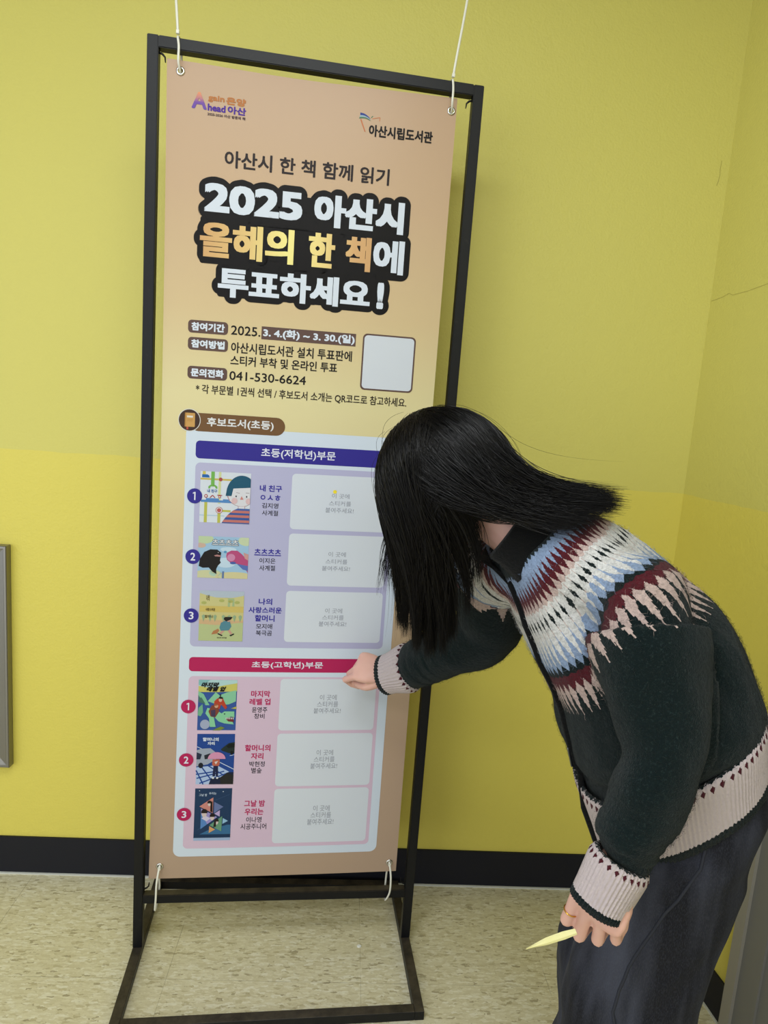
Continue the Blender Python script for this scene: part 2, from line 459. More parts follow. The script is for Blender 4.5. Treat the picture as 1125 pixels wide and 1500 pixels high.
M_chrome = plain('chrome', 'D5D5D3', 0.18, 0.5, 1.0)
for u, v in GROM:
    bm = bmesh.new(); c = B(u, v, 0.0008)
    nseg, prof = 28, [(0.0048, 0.0002), (0.0051, 0.0012), (0.0062, 0.0017), (0.0078, 0.0012), (0.0088, 0.0)]
    rows = [[bm.verts.new((c.x + r * math.cos(2*math.pi*k/nseg), c.y - d, c.z + r * math.sin(2*math.pi*k/nseg))) for k in range(nseg)] for r, d in prof + [(0.0070, -0.0022), (0.0048, -0.0022)]]
    for a, b in zip(rows, rows[1:] + rows[:1]):
        for k in range(nseg): bm.faces.new((a[k], a[(k+1) % nseg], b[(k+1) % nseg], b[k]))
    bm_obj('grommet', bm, M_chrome, banner, True)

# ---- print
INK = {}
def printed(c):      # every ink scaled evenly darker, blue the least
    L_ = lin(c); return (L_[0] * 0.74, L_[1] * 0.77, L_[2] * 0.86, 1)
def ink(c):
    if not isinstance(c, str): return c
    if c not in INK: INK[c] = plain('ink_' + c.lower(), printed(c), 0.5, 0.18)
    return INK[c]
LAY = 0.00016
TXT = {}
def glyphs(s):
    if s not in TXT:
        c = bpy.data.curves.new('t', 'FONT'); c.body = s; c.size = 1; c.resolution_u = 3
        o = bpy.data.objects.new('t', c); COL.objects.link(o)
        dg = bpy.context.evaluated_depsgraph_get(); me = bpy.data.meshes.new_from_object(o.evaluated_get(dg))
        V = np.array([v.co[:2] for v in me.vertices]); F = [tuple(p.vertices) for p in me.polygons]
        bpy.data.objects.remove(o); bpy.data.curves.remove(c); bpy.data.meshes.remove(me)
        lo, hi = V.min(0), V.max(0)
        V = (V - lo) / (hi - lo); V[:, 1] = 1 - V[:, 1]
        TXT[s] = (V, F)
    return TXT[s]
class Print:
    """flat print gathered in sheet millimetres, written as one mesh part"""
    def __init__(s): s.V, s.F, s.I, s.M = [], [], [], []
    def add(s, pts, faces, c, lay):
        m = ink(c)
        if m not in s.M: s.M.append(m)
        k = len(s.V); s.V += [B(u, v, 0.0003 + LAY * lay) for u, v in pts]
        s.F += [tuple(k + i for i in f) for f in faces]; s.I += [s.M.index(m)] * len(faces)
    def poly(s, pts, c, lay=1, cell=30):
        bm = bmesh.new(); bm.faces.new([bm.verts.new((u, v, 0)) for u, v in pts])
        us, vs = [p[0] for p in pts], [p[1] for p in pts]
        for ax, lo, hi in ((0, min(us), max(us)), (1, min(vs), max(vs))):
            for k in range(int(lo // cell) + 1, int(hi // cell) + 1):
                n = [0, 0, 0]; n[ax] = 1; p = [0, 0, 0]; p[ax] = k * cell
                bmesh.ops.bisect_plane(bm, geom=list(bm.verts) + list(bm.edges) + list(bm.faces), plane_co=p, plane_no=n)
        bmesh.ops.triangulate(bm, faces=[f for f in bm.faces if len(f.verts) > 4])
        bm.verts.index_update()
        s.add([v.co[:2] for v in bm.verts], [[v.index for v in f.verts] for f in bm.faces], c, lay); bm.free()
    def rect(s, u0, v0, u1, v1, c, lay=1, r=0, seg=6):
        if r <= 0: return s.poly([(u0, v0), (u1, v0), (u1, v1), (u0, v1)], c, lay)
        pts = []
        for cu, cv, a0 in ((u1 - r, v0 + r, -90), (u1 - r, v1 - r, 0), (u0 + r, v1 - r, 90), (u0 + r, v0 + r, 180)):
            for k in range(seg + 1):
                a = math.radians(a0 + 90 * k / seg); pts.append((cu + r * math.cos(a), cv + r * math.sin(a)))
        s.poly(pts, c, lay)
    def disc(s, u, v, r, c, lay=1, rv=None, a0=0, a1=360, seg=28):
        rv = rv or r
        s.poly([(u + r * math.cos(math.radians(a0 + (a1 - a0) * k / seg)), v + rv * math.sin(math.radians(a0 + (a1 - a0) * k / seg))) for k in range(seg + (0 if a1 - a0 == 360 else 1))], c, lay)
    def line(s, pts, wd, c, lay=1):
        for (a, b), (p, q) in zip(pts, pts[1:]):
            d = math.hypot(p - a, q - b); nx, ny = -(q - b) / d * wd / 2, (p - a) / d * wd / 2
            s.poly([(a + nx, b + ny), (p + nx, q + ny), (p - nx, q - ny), (a - nx, b - ny)], c, lay)
    def text(s, t, u0, v0, u1, v1, c, lay=2, bold=0.0, n=6, slant=0.0, kern=None):
        V, F = glyphs(t)
        bx_, by_ = kern if kern else (bold, bold)
        P = np.empty_like(V); P[:, 0] = u0 + bx_ + V[:, 0] * (u1 - u0 - 2 * bx_) - slant * (V[:, 1] - 0.5); P[:, 1] = v0 + by_ + V[:, 1] * (v1 - v0 - 2 * by_)
        s.add(P, F, c, lay + 0.1)
        if isinstance(kern, tuple):
            bx, by = kern
            for k, (i, j) in enumerate(((-1, -1), (0, -1), (1, -1), (-1, 0), (1, 0), (-1, 1), (0, 1), (1, 1))):
                s.add(P + np.array([i * bx, j * by]), F, c, lay - 0.02 * k)
        elif bold:
            for k in range(n):
                a = 2 * math.pi * (k + 0.25) / n
                s.add(P + np.array([math.cos(a), math.sin(a)]) * bold, F, c, lay - 0.02 * k)
    def halo(s, t, u0, v0, u1, v1, c, rad, lay=1, bold=0.0, rings=2, n=18):
        V, F = glyphs(t)
        P = np.empty_like(V); P[:, 0] = u0 + bold + V[:, 0] * (u1 - u0 - 2 * bold); P[:, 1] = v0 + bold + V[:, 1] * (v1 - v0 - 2 * bold)
        for q in range(rings):
            rr = rad * (1 - 0.45 * q); n = (44, 16)[q]
            for k in range(n):
                a = 2 * math.pi * (k + 0.5 * q) / n
                s.add(P + np.array([math.cos(a), math.sin(a)]) * rr, F, c, lay - 0.004 * k - 0.2 * q)
    def build(s, name, parent, label=None):
        me = bpy.data.meshes.new(name); me.from_pydata([tuple(v) for v in s.V], [], s.F); me.update()
        for i, p in enumerate(me.polygons): p.material_index = s.I[i]
        # all faces look at the reader (-y)
        bm = bmesh.new(); bm.from_mesh(me); bm.normal_update()
        fl = [f for f in bm.faces if f.normal.y > 0]; bmesh.ops.reverse_faces(bm, faces=fl); bm.to_mesh(me); bm.free()
        o = mesh_obj(name, me, s.M, parent, False)
        if label: o['label'] = label
        return o

def ramp_ink(name, axis, a, b, stops):
    m = N(name); sep = m.n('ShaderNodeSeparateXYZ'); m.l(m.obj(), sep.inputs[0])
    f = m.math('DIVIDE', m.math('SUBTRACT', sep.outputs[axis], a), b - a)
    m.col(m.ramp(f, stops)); m.rough(0.45, 0.35); return m.m
BLK, WHT, BRN = '1F1B1A', 'E9EEF2', '6A5148'
# city logo
M_A = ramp_ink('ink_orange_to_violet', 2, B(60, 54).z, B(60, 86).z, [(0.0, 'D98A5A'), (0.35, 'B0707A'), (0.6, '6A3F9A'), (1.0, '5B3A9E')])
p = Print()
p.text('A', 50, 53.5, 80.5, 85.5, M_A, bold=1.3)
p.text('gain', 82.5, 55.5, 115.5, 69.5, 'CC8248', bold=0.7); p.text('온양', 118.5, 54.5, 158.5, 69.5, 'CC8248', bold=0.9)
p.text('head', 82, 72.5, 118, 86.5, '59359C', bold=0.8); p.text('아산', 122, 71.5, 159.5, 87, '59359C', bold=0.8)
p.text('2025-2026 아산 방문의 해', 82, 89.5, 158, 95.5, '4A3540', bold=0.2)
p.build('logo_print', banner, 'orange and violet logo lettering')
# library emblem
p = Print()
def arc(u0, v0, u1, v1, h, w0, w1, c, lay):
    L = []; R_ = []
    for k in range(13):
        t = k / 12; u = u0 + (u1 - u0) * t; v = v0 + (v1 - v0) * t - h * math.sin(math.pi * t); wd = w0 + (w1 - w0) * t
        L.append((u, v - wd / 2)); R_.append((u, v + wd / 2))
    p.poly(L + R_[::-1], c, lay)
arc(394.5, 53, 416, 60.5, 2.6, 5.5, 1.2, '3B4C93', 1.2); arc(394, 57.5, 416.3, 62.2, 2.6, 4.0, 1.2, 'A9C0C6', 1.4); arc(393, 61, 416.6, 64.5, 2.8, 3.4, 1.0, '5E8A66', 1.6)
p.poly([(394.8, 63.5), (397.6, 63), (407.8, 87.5), (405.8, 88)], 'D98455'); p.line([(420.5, 60), (436.5, 56), (436, 63.5)], 1.3, 'D98455'); p.line([(418, 58.5), (421.5, 54.5)], 1.6, '5E8A66')
p.text('아산시립도서관', 414.5, 71.5, 552.5, 96, BLK, bold=0.9)
p.build('emblem_print', banner, 'library name with small book emblem')
# heading
p = Print(); p.text('아산시 한 책 함께 읽기', 119, 157, 465, 191, '342B2A', bold=0.9, n=8); p.build('heading_print', banner)
# headline with its thick dark outline
M_gold = ramp_ink('ink_tan_to_pale_gold', 0, B(75, 330).x, B(434, 330).x, [(0.0, 'C79A66'), (0.28, 'D7B877'), (0.5, 'E9DE8B'), (0.7, 'E2CC83'), (0.9, 'CBA06D'), (1.0, 'C69A68')])
HL = [('2025', 80, 224, 284, 281, WHT), ('아산시', 309, 222, 503, 287.5, WHT), ('올해의', 73, 300.5, 270, 371, M_gold), ('한', 301, 300.5, 358, 371, M_gold), ('책', 381, 300.5, 436, 371, M_gold), ('에', 441, 300.5, 509, 371, WHT),
      ('투표하세요', 113, 388, 440, 449, WHT), ('!', 455, 390, 470, 446, WHT)]
p = Print()
for t, a, b, c, d, col in HL: p.halo(t, a, b, c, d, '120E0E', 16.5, 1, bold=3.6)
for a, b, c, d in ((80, 232, 503, 300), (73, 290, 509, 384), (112, 376, 472, 449)): p.rect(a, b, c, d, '120E0E', 0.9, 6)
p.build('headline_outline', banner, 'dark brown outline behind the headline')
p = Print()
for t, a, b, c, d, col in HL: p.text(t, a, b, c, d, col, 2.6, kern=((3.2, 2.2) if t in ('올해의', '투표하세요', '책', '한') else (3.9, 2.9) if t != '에' else (3.0, 2.4)))
p.build('headline_print', banner, 'white and gold headline lettering')
# vote details
p = Print()
for t, a, b, c, d in (('참여기간', 52.8, 501, 137.8, 527.5), ('참여방법', 53.3, 536.6, 138.8, 563), ('문의전화', 54, 597, 139.2, 623.7)):
    p.rect(a, b, c, d, BRN, 1, 8); p.text(t, a + 7, b + 4.5, c - 7, d - 4.5, WHT, 2, bold=0.9)
p.text('2025.', 144.2, 506, 207, 525.5, BLK, 2, bold=0.35); p.rect(209.4, 503, 414.8, 530, BRN, 1)
p.text('3. 4.(화) ~ 3. 30.(일)', 213, 506, 412.5, 527.5, WHT, 2, bold=0.9)
p.text('아산시립도서관 설치 투표판에', 145.6, 540.5, 408.6, 563.5, BLK, 2, bold=0.45)
p.text('스티커 부착 및 온라인 투표', 145.1, 568.5, 377.6, 590, BLK, 2, bold=0.45)
p.text('041-530-6624', 144.1, 602, 310.3, 621, BLK, 2, bold=0.35)
p.text('* 각 부문별 1권씩 선택 / 후보도서 소개는 QR코드로 참고하세요.', 72.8, 634.5, 538.3, 655.5, '33291F', 2, bold=0.3)
p.build('vote_details_print', banner)
p = Print(); p.rect(430.5, 500, 549.5, 622, BRN, 1, 10); p.rect(434, 503.5, 546, 618.5, 'E4E6E6', 2, 8)
p.build('code_frame', banner, 'white rounded square with thin brown border')
# list panel
p = Print(); p.rect(54.5, 725, 545.5, 1756, 'E3EBF0', 1, 17); p.build('list_panel', banner, 'white rounded panel listing candidate books')
p = Print(); p.rect(62, 696, 270, 735.5, '7D5A38', 2, 19.5); p.disc(60.9, 712.5, 24.5, 'EDE6D8', 3); p.disc(60.9, 712.5, 23, '4A352A', 4)
p.rect(51, 697, 73, 727, 'D9A55C', 5, 2); p.rect(55.5, 703, 68.5, 707, 'EFE6D2', 6); p.line([(56, 711), (68, 711)], 0.8, 'B57F3D', 6); p.line([(56, 714), (68, 714)], 0.8, 'B57F3D', 6)
p.rect(51, 697, 53.5, 727, 'C08A45', 6); p.rect(55, 727, 59, 733, 'C65A4A', 5)
p.text('후보도서(초등)', 99, 704, 245, 726.5, 'F0EDE6', 3, bold=0.6)
p.build('ribbon_print', banner, 'brown ribbon heading with book icon')
VIO, RED = '3B3392', 'C4265C'
for (t, vb0, vb1, col) in (('초등(저학년)부문', 755.5, 794.5, VIO), ('초등(고학년)부문', 1251.5, 1286, RED)):
    p = Print(); p.rect(76.5, vb0, 525, vb1, col, 2, 9); p.text(t, 220, vb0 + 8, 386, vb1 - 8, 'F0EEF4', 3, bold=0.45); p.build('section_bar', banner, ('violet' if col == VIO else 'crimson') + ' section title bar')
for (v0, v1, col, n_) in ((803.5, 1226, 'C5C1DA', 'lavender'), (1297.5, 1735, 'E6C8D6', 'pink')):
    p = Print(); p.rect(77, v0, 524.5, v1, col, 2, 11); p.build('section_panel', banner, n_ + ' rounded section panel')
BOX = [(291.5, 817, 943.5), (291.3, 953.5, 1075.5), (291.3, 1088, 1211), (288.8, 1302, 1431.5), (288, 1439.5, 1575.5), (287.5, 1582, 1725.7)]
PR = [(857.8, 868.8, 874.5, 886, 890.3, 902), (993, 1004.6, 1010.2, 1021.4, 1026.5, 1038), (1127.7, 1139.6, 1144.2, 1156, 1159.5, 1171.8),
      (1341, 1355, 1358, 1372.2, 1374.8, 1388.5), (1481.8, 1496.2, 1499.2, 1513.6, 1516.3, 1531), (1627.3, 1643, 1645.3, 1660.6, 1663, 1678.8)]
for (u0, v0, v1), q in zip(BOX, PR):
    p = Print(); p.rect(u0, v0, 516.5, v1, 'E6E9EA', 3, 9); b = p.build('ballot_box', banner)
    p = Print(); p.text('이 곳에', 383, q[0], 423, q[1], '9B9DA4', 4.2); p.text('스티커를', 377.5, q[2], 427.5, q[3], '9B9DA4', 4.2); p.text('붙여주세요!', 370, q[4], 434.5, q[5], '9B9DA4', 4.2)
    p.build('prompt_print', b)
BADGE = [(77.3, 878, '1', VIO), (77.6, 1015.3, '2', VIO), (78, 1152.4, '3', VIO), (78.4, 1372, '1', RED), (77.8, 1505.4, '2', RED), (77.2, 1644.8, '3', RED)]
for u, v, t, col in BADGE:
    p = Print(); p.disc(u, v, 16.8, col, 8)
    if t == '1': p.poly([(u - 4, v - 7.2), (u - 0.3, v - 9), (u + 2, v - 9), (u + 2, v + 9), (u - 0.8, v + 9), (u - 0.8, v - 6), (u - 4, v - 4.6)], 'F0EEF4', 9)
    else: p.text(t, u - 5.5, v - 9, u + 5.5, v + 9, 'F0EEF4', 9, bold=0.5)
    p.build('number_badge', banner, 'round number %s badge' % t)
TT = [[('내 친구', 220.5, 845.8, 270, 860.8), ('ㅇㅅㅎ', 222.9, 867.5, 267, 880), ('김지영', 227.1, 886.2, 263.5, 898.3), ('사계절', 227.8, 902.8, 263.8, 915)],
      [('츠츠츠츠', 214.6, 991.5, 275.1, 1007.3), ('이지은', 226.7, 1012.8, 263.1, 1025.3), ('사계절', 227, 1029.6, 262.9, 1042.2)],
      [('나의', 229.4, 1107.5, 260.3, 1123), ('사랑스러운', 207.1, 1128.3, 283.1, 1143), ('할머니', 222.2, 1147, 267.6, 1163), ('모지애', 226.1, 1168.2, 262.9, 1180.9), ('북극곰', 226.2, 1184.3, 263.2, 1197)],
      [('마지막', 221.5, 1331.5, 266.1, 1348), ('레벨 업', 218.7, 1351, 267.5, 1367.5), ('윤영주', 225.2, 1372.2, 261.2, 1386.3), ('창비', 230.9, 1388.7, 255.3, 1402)],
      [('할머니의', 212.9, 1467.3, 272.8, 1484.3), ('자리', 228, 1488.4, 257.3, 1504.8), ('박현정', 224.8, 1510, 261.3, 1523.8), ('별숲', 230.1, 1526.4, 254.8, 1540.5)],
      [('그날 밤', 217.1, 1610.3, 266.4, 1627.7), ('우리는', 219, 1631.8, 263.8, 1649.5), ('이나영', 223.5, 1654.3, 259.9, 1669.3), ('시공주니어', 210.8, 1671.8, 272.2, 1687.4)]]
for i, L in enumerate(TT):
    p = Print(); k = len(L) - 2
    for j, (t, a, b, c, d) in enumerate(L):
        if j < k: p.text(t, a, b, c, d, ('3F379A' if i < 3 else 'C42C62'), 3.4, bold=0.55)
        else: p.text(t, a, b, c, d, '2B2830', 3.4, bold=0.2)
    p.build('book_title_print', banner)

# ---- book covers
class Art(Print):
    def __init__(s, u0, v0, u1, v1): Print.__init__(s); s.r = (u0, v0, u1, v1)
    def m(s, x, y): u0, v0, u1, v1 = s.r; return (u0 + (u1 - u0) * x, v0 + (v1 - v0) * y)
    def P(s, pts, c, l=1): s.poly([s.m(min(max(x, 0), 1), min(max(y, 0), 1)) for x, y in pts], c, 4 + l)
    def E(s, x, y, rx, ry, c, l=1, a0=0, a1=360):
        n = 22
        pts = []
        for k in range(n + (0 if a1 - a0 == 360 else 1)):
            a = math.radians(a0 + (a1 - a0) * k / n); pts.append((min(max(x + rx * math.cos(a), 0), 1), min(max(y + ry * math.sin(a), 0), 1)))
        q = [pts[0]]
        for t in pts[1:]:
            if abs(t[0] - q[-1][0]) + abs(t[1] - q[-1][1]) > 1e-4: q.append(t)
        if len(q) > 2: s.P(q, c, l)
    def Rc(s, x0, y0, x1, y1, c, l=1): s.P([(x0, y0), (x1, y0), (x1, y1), (x0, y1)], c, l)
    def L(s, pts, w, c, l=1): s.line([s.m(*q) for q in pts], w, c, 4 + l)
    def Tx(s, t, x0, y0, x1, y1, c, l=6, bold=0.2, slant=0): a, b = s.m(x0, y0), s.m(x1, y1); s.text(t, a[0], a[1], b[0], b[1], c, 4 + l, bold=bold, slant=slant)
def cover(rect, base, label):
    p = Print(); p.rect(*rect, base, 4); return p.build('book_cover', banner, label), Art(*rect)
# 1 child with a bob haircut in a striped top, coloured street lines
o, a = cover((89.1, 822, 200, 936), 'E4E8EA', 'white book cover with a bob-haired child')
a.Rc(0.0, 0.13, 0.62, 0.165, 'D9BE5A', 1); a.Rc(0.04, 0, 0.10, 0.06, 'DCC95E', 1); a.Rc(0.09, 0.56, 0.15, 1, 'C9C557', 1); a.Rc(0.36, 0, 0.41, 0.62, 'DDDFA0', 1); a.Rc(0.36, 0.8, 0.42, 1, 'C9C557', 1)
a.Rc(0.40, 0.74, 0.62, 0.78, 'C9C557', 1); a.Rc(0, 0.85, 0.5, 0.87, 'BCD3DE', 1); a.Rc(0.02, 0.555, 0.68, 0.60, '5B8FC6', 2); a.Rc(0.12, 0.52, 0.38, 0.56, '5B8FC6', 2); a.Rc(0.46, 0.53, 0.58, 0.56, '5B8FC6', 2)
a.P([(0.03, 0.06), (0.14, 0.06), (0.17, 0.08), (0.18, 0.12), (0.03, 0.12)], '2F6DB0', 2); a.Rc(0.21, 0, 0.28, 0.27, '7DBB57', 2); a.P([(0.16, 0.33), (0.16, 0.29), (0.2, 0.26), (0.3, 0.26), (0.34, 0.29), (0.34, 0.33), (0.31, 0.33), (0.29, 0.29), (0.21, 0.29), (0.19, 0.33)], '7DBB57', 2)
a.E(0.40, 0.145, 0.037, 0.037, 'B5524E', 3); a.E(0.39, 0.75, 0.07, 0.065, 'B5524E', 3); a.E(0.39, 0.75, 0.06, 0.055, 'EFE6E0', 4); a.E(0.39, 0.75, 0.043, 0.04, 'C4605A', 5)
a.Tx('내 친구', 0.14, 0.345, 0.34, 0.41, '2F6DB0'); a.E(0.12, 0.48, 0.035, 0.035, 'B5423E', 4); a.E(0.12, 0.48, 0.02, 0.02, 'EEE6E2', 5); a.L([(0.2, 0.51), (0.25, 0.46), (0.3, 0.51)], 2.0, 'B5423E', 4)
a.L([(0.34, 0.455), (0.44, 0.455)], 1.6, 'B5423E', 4); a.E(0.39, 0.485, 0.028, 0.028, 'B5423E', 4); a.E(0.39, 0.485, 0.015, 0.015, 'EEE6E2', 5)
a.E(0.83, 0.42, 0.29, 0.24, 'B7524C', 3); a.E(0.83, 0.43, 0.275, 0.225, 'E8E4E2', 4); a.E(0.83, 0.42, 0.31, 0.37, '255C73', 5, 180, 360); a.P([(0.52, 0.40), (0.68, 0.28), (0.63, 0.46), (0.51, 0.46)], '255C73', 5); a.P([(0.66, 0.31), (1, 0.28), (1, 0.5), (0.62, 0.5)], 'E8E4E2', 6)
a.E(0.72, 0.46, 0.014, 0.018, '3A3A44', 7); a.E(0.93, 0.46, 0.014, 0.018, '3A3A44', 7); a.P([(0.83, 0.45), (0.87, 0.52), (0.8, 0.52)], 'DB8A7C', 7); a.E(0.69, 0.55, 0.06, 0.06, 'E9C3BF', 7); a.E(0.97, 0.55, 0.055, 0.06, 'E9C3BF', 7); a.L([(0.72, 0.385), (0.79, 0.395)], 0.7, '6A4A4A', 7); a.L([(0.91, 0.385), (0.98, 0.385)], 0.7, '6A4A4A', 7)
a.Rc(0.77, 0.64, 0.90, 0.74, 'E8E4E2', 3); a.L([(0.77, 0.65), (0.77, 0.72)], 0.7, 'B7524C', 4); a.L([(0.9, 0.65), (0.9, 0.72)], 0.7, 'B7524C', 4)
cs = ['4D68A6', 'CE7C70', '3F5C9C', 'CE7C70', '3F5C9C', 'CE7C70', '3F5C9C']; ys = [0.70, 0.74, 0.79, 0.83, 0.88, 0.93, 0.98, 1.0]
def half(y): return 0.83 - 0.38 * math.sqrt(max(0.02, min(1, (y - 0.69) / 0.30)))
for k in range(7): a.P([(half(ys[k]), ys[k]), (1, ys[k]), (1, ys[k+1]), (half(ys[k+1]), ys[k+1])], cs[k], 5)
a.build('cover_art', o)
# 2 two large creatures face to face
o, a = cover((88.9, 967.5, 201.5, 1063), 'A9CBE0', 'pale blue book cover with black and pink creatures')
for x, y, rx_, ry_, c in ((0.1, 0.06, 0.2, 0.12, 'C9D9A8'), (0.95, 0.08, 0.16, 0.12, 'D3DDB0'), (0.05, 0.22, 0.1, 0.06, 'D8B7A0'), (0.2, 0.94, 0.32, 0.13, 'D9D6A4'), (0.75, 0.95, 0.4, 0.11, 'DFD39C'), (0.35, 0.88, 0.12, 0.08, 'B7D3B8'), (0.6, 0.3, 0.16, 0.06, 'CFE3EC'), (0.55, 0.62, 0.2, 0.12, 'CFE3EC')): a.E(x, y, rx_, ry_, c, 1)
a.P([(0.02, 0.72), (0.04, 0.55), (0.12, 0.38), (0.24, 0.31), (0.38, 0.31), (0.46, 0.38), (0.45, 0.47), (0.44, 0.58), (0.46, 0.62), (0.4, 0.7), (0.37, 0.78), (0.38, 0.9), (0.3, 0.85), (0.22, 0.75), (0.1, 0.76)], '231F1E', 2); a.P([(0.32, 0.45), (0.38, 0.43), (0.46, 0.45), (0.45, 0.48), (0.34, 0.475)], 'B9847E', 3); a.E(0.4, 0.38, 0.008, 0.009, 'E9E4DA', 3)
a.P([(0.57, 0.38), (0.66, 0.32), (0.78, 0.32), (0.87, 0.4), (0.92, 0.46), (1, 0.5), (1, 0.85), (0.93, 0.72), (0.8, 0.64), (0.66, 0.62), (0.58, 0.55), (0.56, 0.46)], 'C4537F', 2); a.E(0.66, 0.49, 0.08, 0.09, 'DB8FB0', 3); a.P([(0.9, 0.36), (1, 0.4), (1, 0.55), (0.93, 0.5)], 'D9A095', 3); a.P([(0.78, 0.64), (1, 0.68), (1, 0.8), (0.9, 0.77)], '5F77B8', 3); a.E(0.7, 0.62, 0.06, 0.03, '4E66A8', 4); a.E(0.54, 0.36, 0.03, 0.03, '5F9FC4', 3)
a.P([(0.49, 0.83), (0.53, 0.83), (0.53, 1), (0.49, 1)], '6B82A8', 3)
a.Tx('츠츠츠츠', 0.265, 0.055, 0.805, 0.205, '4B5662', 5, 1.1); a.Tx('츠츠츠츠', 0.275, 0.065, 0.795, 0.195, 'EDEDEA', 7, 0.35)
a.build('cover_art', o)
# 3 grandmother walking through a yellow field
o, a = cover((95.8, 1093, 196, 1211.5), 'D9CC86', 'yellow-green book cover with a walking grandmother')
a.Rc(0, 0, 1, 0.13, 'BFC9CF', 1); a.P([(0, 0.05), (0.2, 0.1), (0.5, 0.15), (0.8, 0.12), (1, 0.08), (1, 0.3), (0, 0.3)], 'D8CE8A', 2); a.Rc(0, 0.28, 1, 0.42, 'DDC36A', 1); a.P([(0, 0.66), (0.4, 0.68), (1, 0.62), (1, 1), (0, 1)], 'C3CB8E', 2); a.Rc(0, 0.58, 1, 0.68, 'DDB786', 1)
for x in (0.1, 0.25, 0.36, 0.55, 0.68, 0.8, 0.93): a.P([(x - 0.04, 0.5), (x, 0.62), (x + 0.04, 0.5), (x, 0.47)], '9DB58A', 3)
for x, y in ((0.1, 0.24), (0.7, 0.2), (0.85, 0.22), (0.5, 0.19)): a.E(x, y, 0.06, 0.03, 'B9B968', 3)
a.P([(0.64, 0.14), (0.78, 0.14), (0.79, 0.3), (0.74, 0.3), (0.74, 0.2), (0.69, 0.2), (0.69, 0.31), (0.64, 0.31)], 'AFC08A', 3)
a.E(0.67, 0.565, 0.045, 0.045, 'D9A48A', 5); a.P([(0.56, 0.53), (0.60, 0.51), (0.76, 0.51), (0.72, 0.56), (0.62, 0.6), (0.57, 0.57)], '2A2624', 6); a.P([(0.5, 0.63), (0.58, 0.59), (0.7, 0.6), (0.74, 0.7), (0.68, 0.78), (0.5, 0.79), (0.47, 0.73)], '5B8E97', 5)
a.P([(0.53, 0.78), (0.59, 0.79), (0.52, 0.86), (0.47, 0.85)], 'D3A08A', 4); a.P([(0.65, 0.78), (0.7, 0.76), (0.77, 0.85), (0.72, 0.86)], 'D3A08A', 4); a.P([(0.44, 0.84), (0.55, 0.88), (0.53, 0.9), (0.43, 0.86)], '231F20', 5); a.P([(0.7, 0.88), (0.8, 0.84), (0.81, 0.86), (0.73, 0.9)], '231F20', 5); a.P([(0.29, 0.87), (0.33, 0.8), (0.44, 0.75), (0.47, 0.79), (0.42, 0.85)], 'BE7F50', 4)
a.Tx('나의', 0.15, 0.08, 0.22, 0.2, '6A5A30', 6, 0.15); a.Tx('사랑스러운', 0.14, 0.34, 0.36, 0.40, '6A5A30', 6, 0.15); a.Tx('할머니', 0.13, 0.48, 0.31, 0.54, '6A5A30', 6, 0.15); a.Tx('모지애 북극곰', 0.42, 0.92, 0.64, 0.945, '4A4430', 6, 0.1)
a.build('cover_art', o)
# 4 two children on a green reptile
o, a = cover((100.3, 1306, 189, 1430.7), '3B5C9E', 'blue book cover with green reptile and riders')
a.Rc(0, 0, 1, 0.16, 'BFE0D8', 1); a.P([(0, 0.12), (0.3, 0.16), (0.7, 0.1), (1, 0.06), (1, 0.22), (0.5, 0.24), (0, 0.24)], 'D9D06A', 2); a.P([(0, 0.0), (0.3, 0.0), (0.1, 0.12), (0, 0.1)], '8FC4BE', 2); a.P([(0.0, 0.22), (0.14, 0.28), (0.3, 0.5), (0.2, 0.5), (0.0, 0.3)], '8ACB9E', 3); a.P([(0.25, 0.42), (0.45, 0.24), (0.55, 0.3), (0.75, 0.24), (0.98, 0.2), (0.98, 0.42), (0.8, 0.48), (0.55, 0.5)], '93D0A4', 3); a.P([(0.0, 0.3), (0.1, 0.36), (0.2, 0.48), (0.02, 0.44)], '4E7A6A', 3)
a.P([(0.25, 0.55), (0.5, 0.6), (0.62, 0.66), (0.7, 0.62), (0.95, 0.62), (0.96, 0.74), (0.85, 0.72), (0.95, 0.88), (0.7, 0.86), (0.55, 0.82), (0.42, 0.72), (0.48, 0.93), (0.33, 0.93), (0.3, 0.76), (0.2, 0.66)], '93D6A2', 4); a.P([(0.72, 0.75), (0.93, 0.73), (0.95, 0.83), (0.8, 0.82)], '7A2E33', 5)
for k in range(5): a.P([(0.73 + 0.045 * k, 0.745), (0.765 + 0.045 * k, 0.745), (0.75 + 0.045 * k, 0.785)], 'EDEFE6', 6)
a.E(0.7, 0.67, 0.02, 0.012, '2E3A34', 6); a.P([(0.02, 0.55), (0.12, 0.48), (0.14, 0.64), (0.08, 0.72), (0.0, 0.7)], '79B98E', 3)
a.P([(0.42, 0.42), (0.5, 0.36), (0.64, 0.36), (0.76, 0.54), (0.72, 0.58), (0.6, 0.48), (0.56, 0.58), (0.42, 0.5)], 'C6492F', 6); a.E(0.58, 0.39, 0.045, 0.04, 'E3B79A', 8); a.P([(0.52, 0.36), (0.55, 0.33), (0.62, 0.33), (0.65, 0.36), (0.6, 0.37)], '1E1B1C', 9); a.P([(0.56, 0.28), (0.59, 0.28), (0.58, 0.34), (0.56, 0.34)], '1E1B1C', 9)
a.P([(0.28, 0.62), (0.36, 0.5), (0.5, 0.5), (0.56, 0.62), (0.46, 0.74), (0.34, 0.72)], '8A4A38', 7); a.E(0.48, 0.51, 0.05, 0.04, 'D9A684', 9); a.P([(0.4, 0.49), (0.46, 0.46), (0.53, 0.49), (0.44, 0.51)], 'B2603E', 10); a.P([(0.34, 0.6), (0.46, 0.58), (0.46, 0.72), (0.36, 0.72)], '4B3E58', 8)
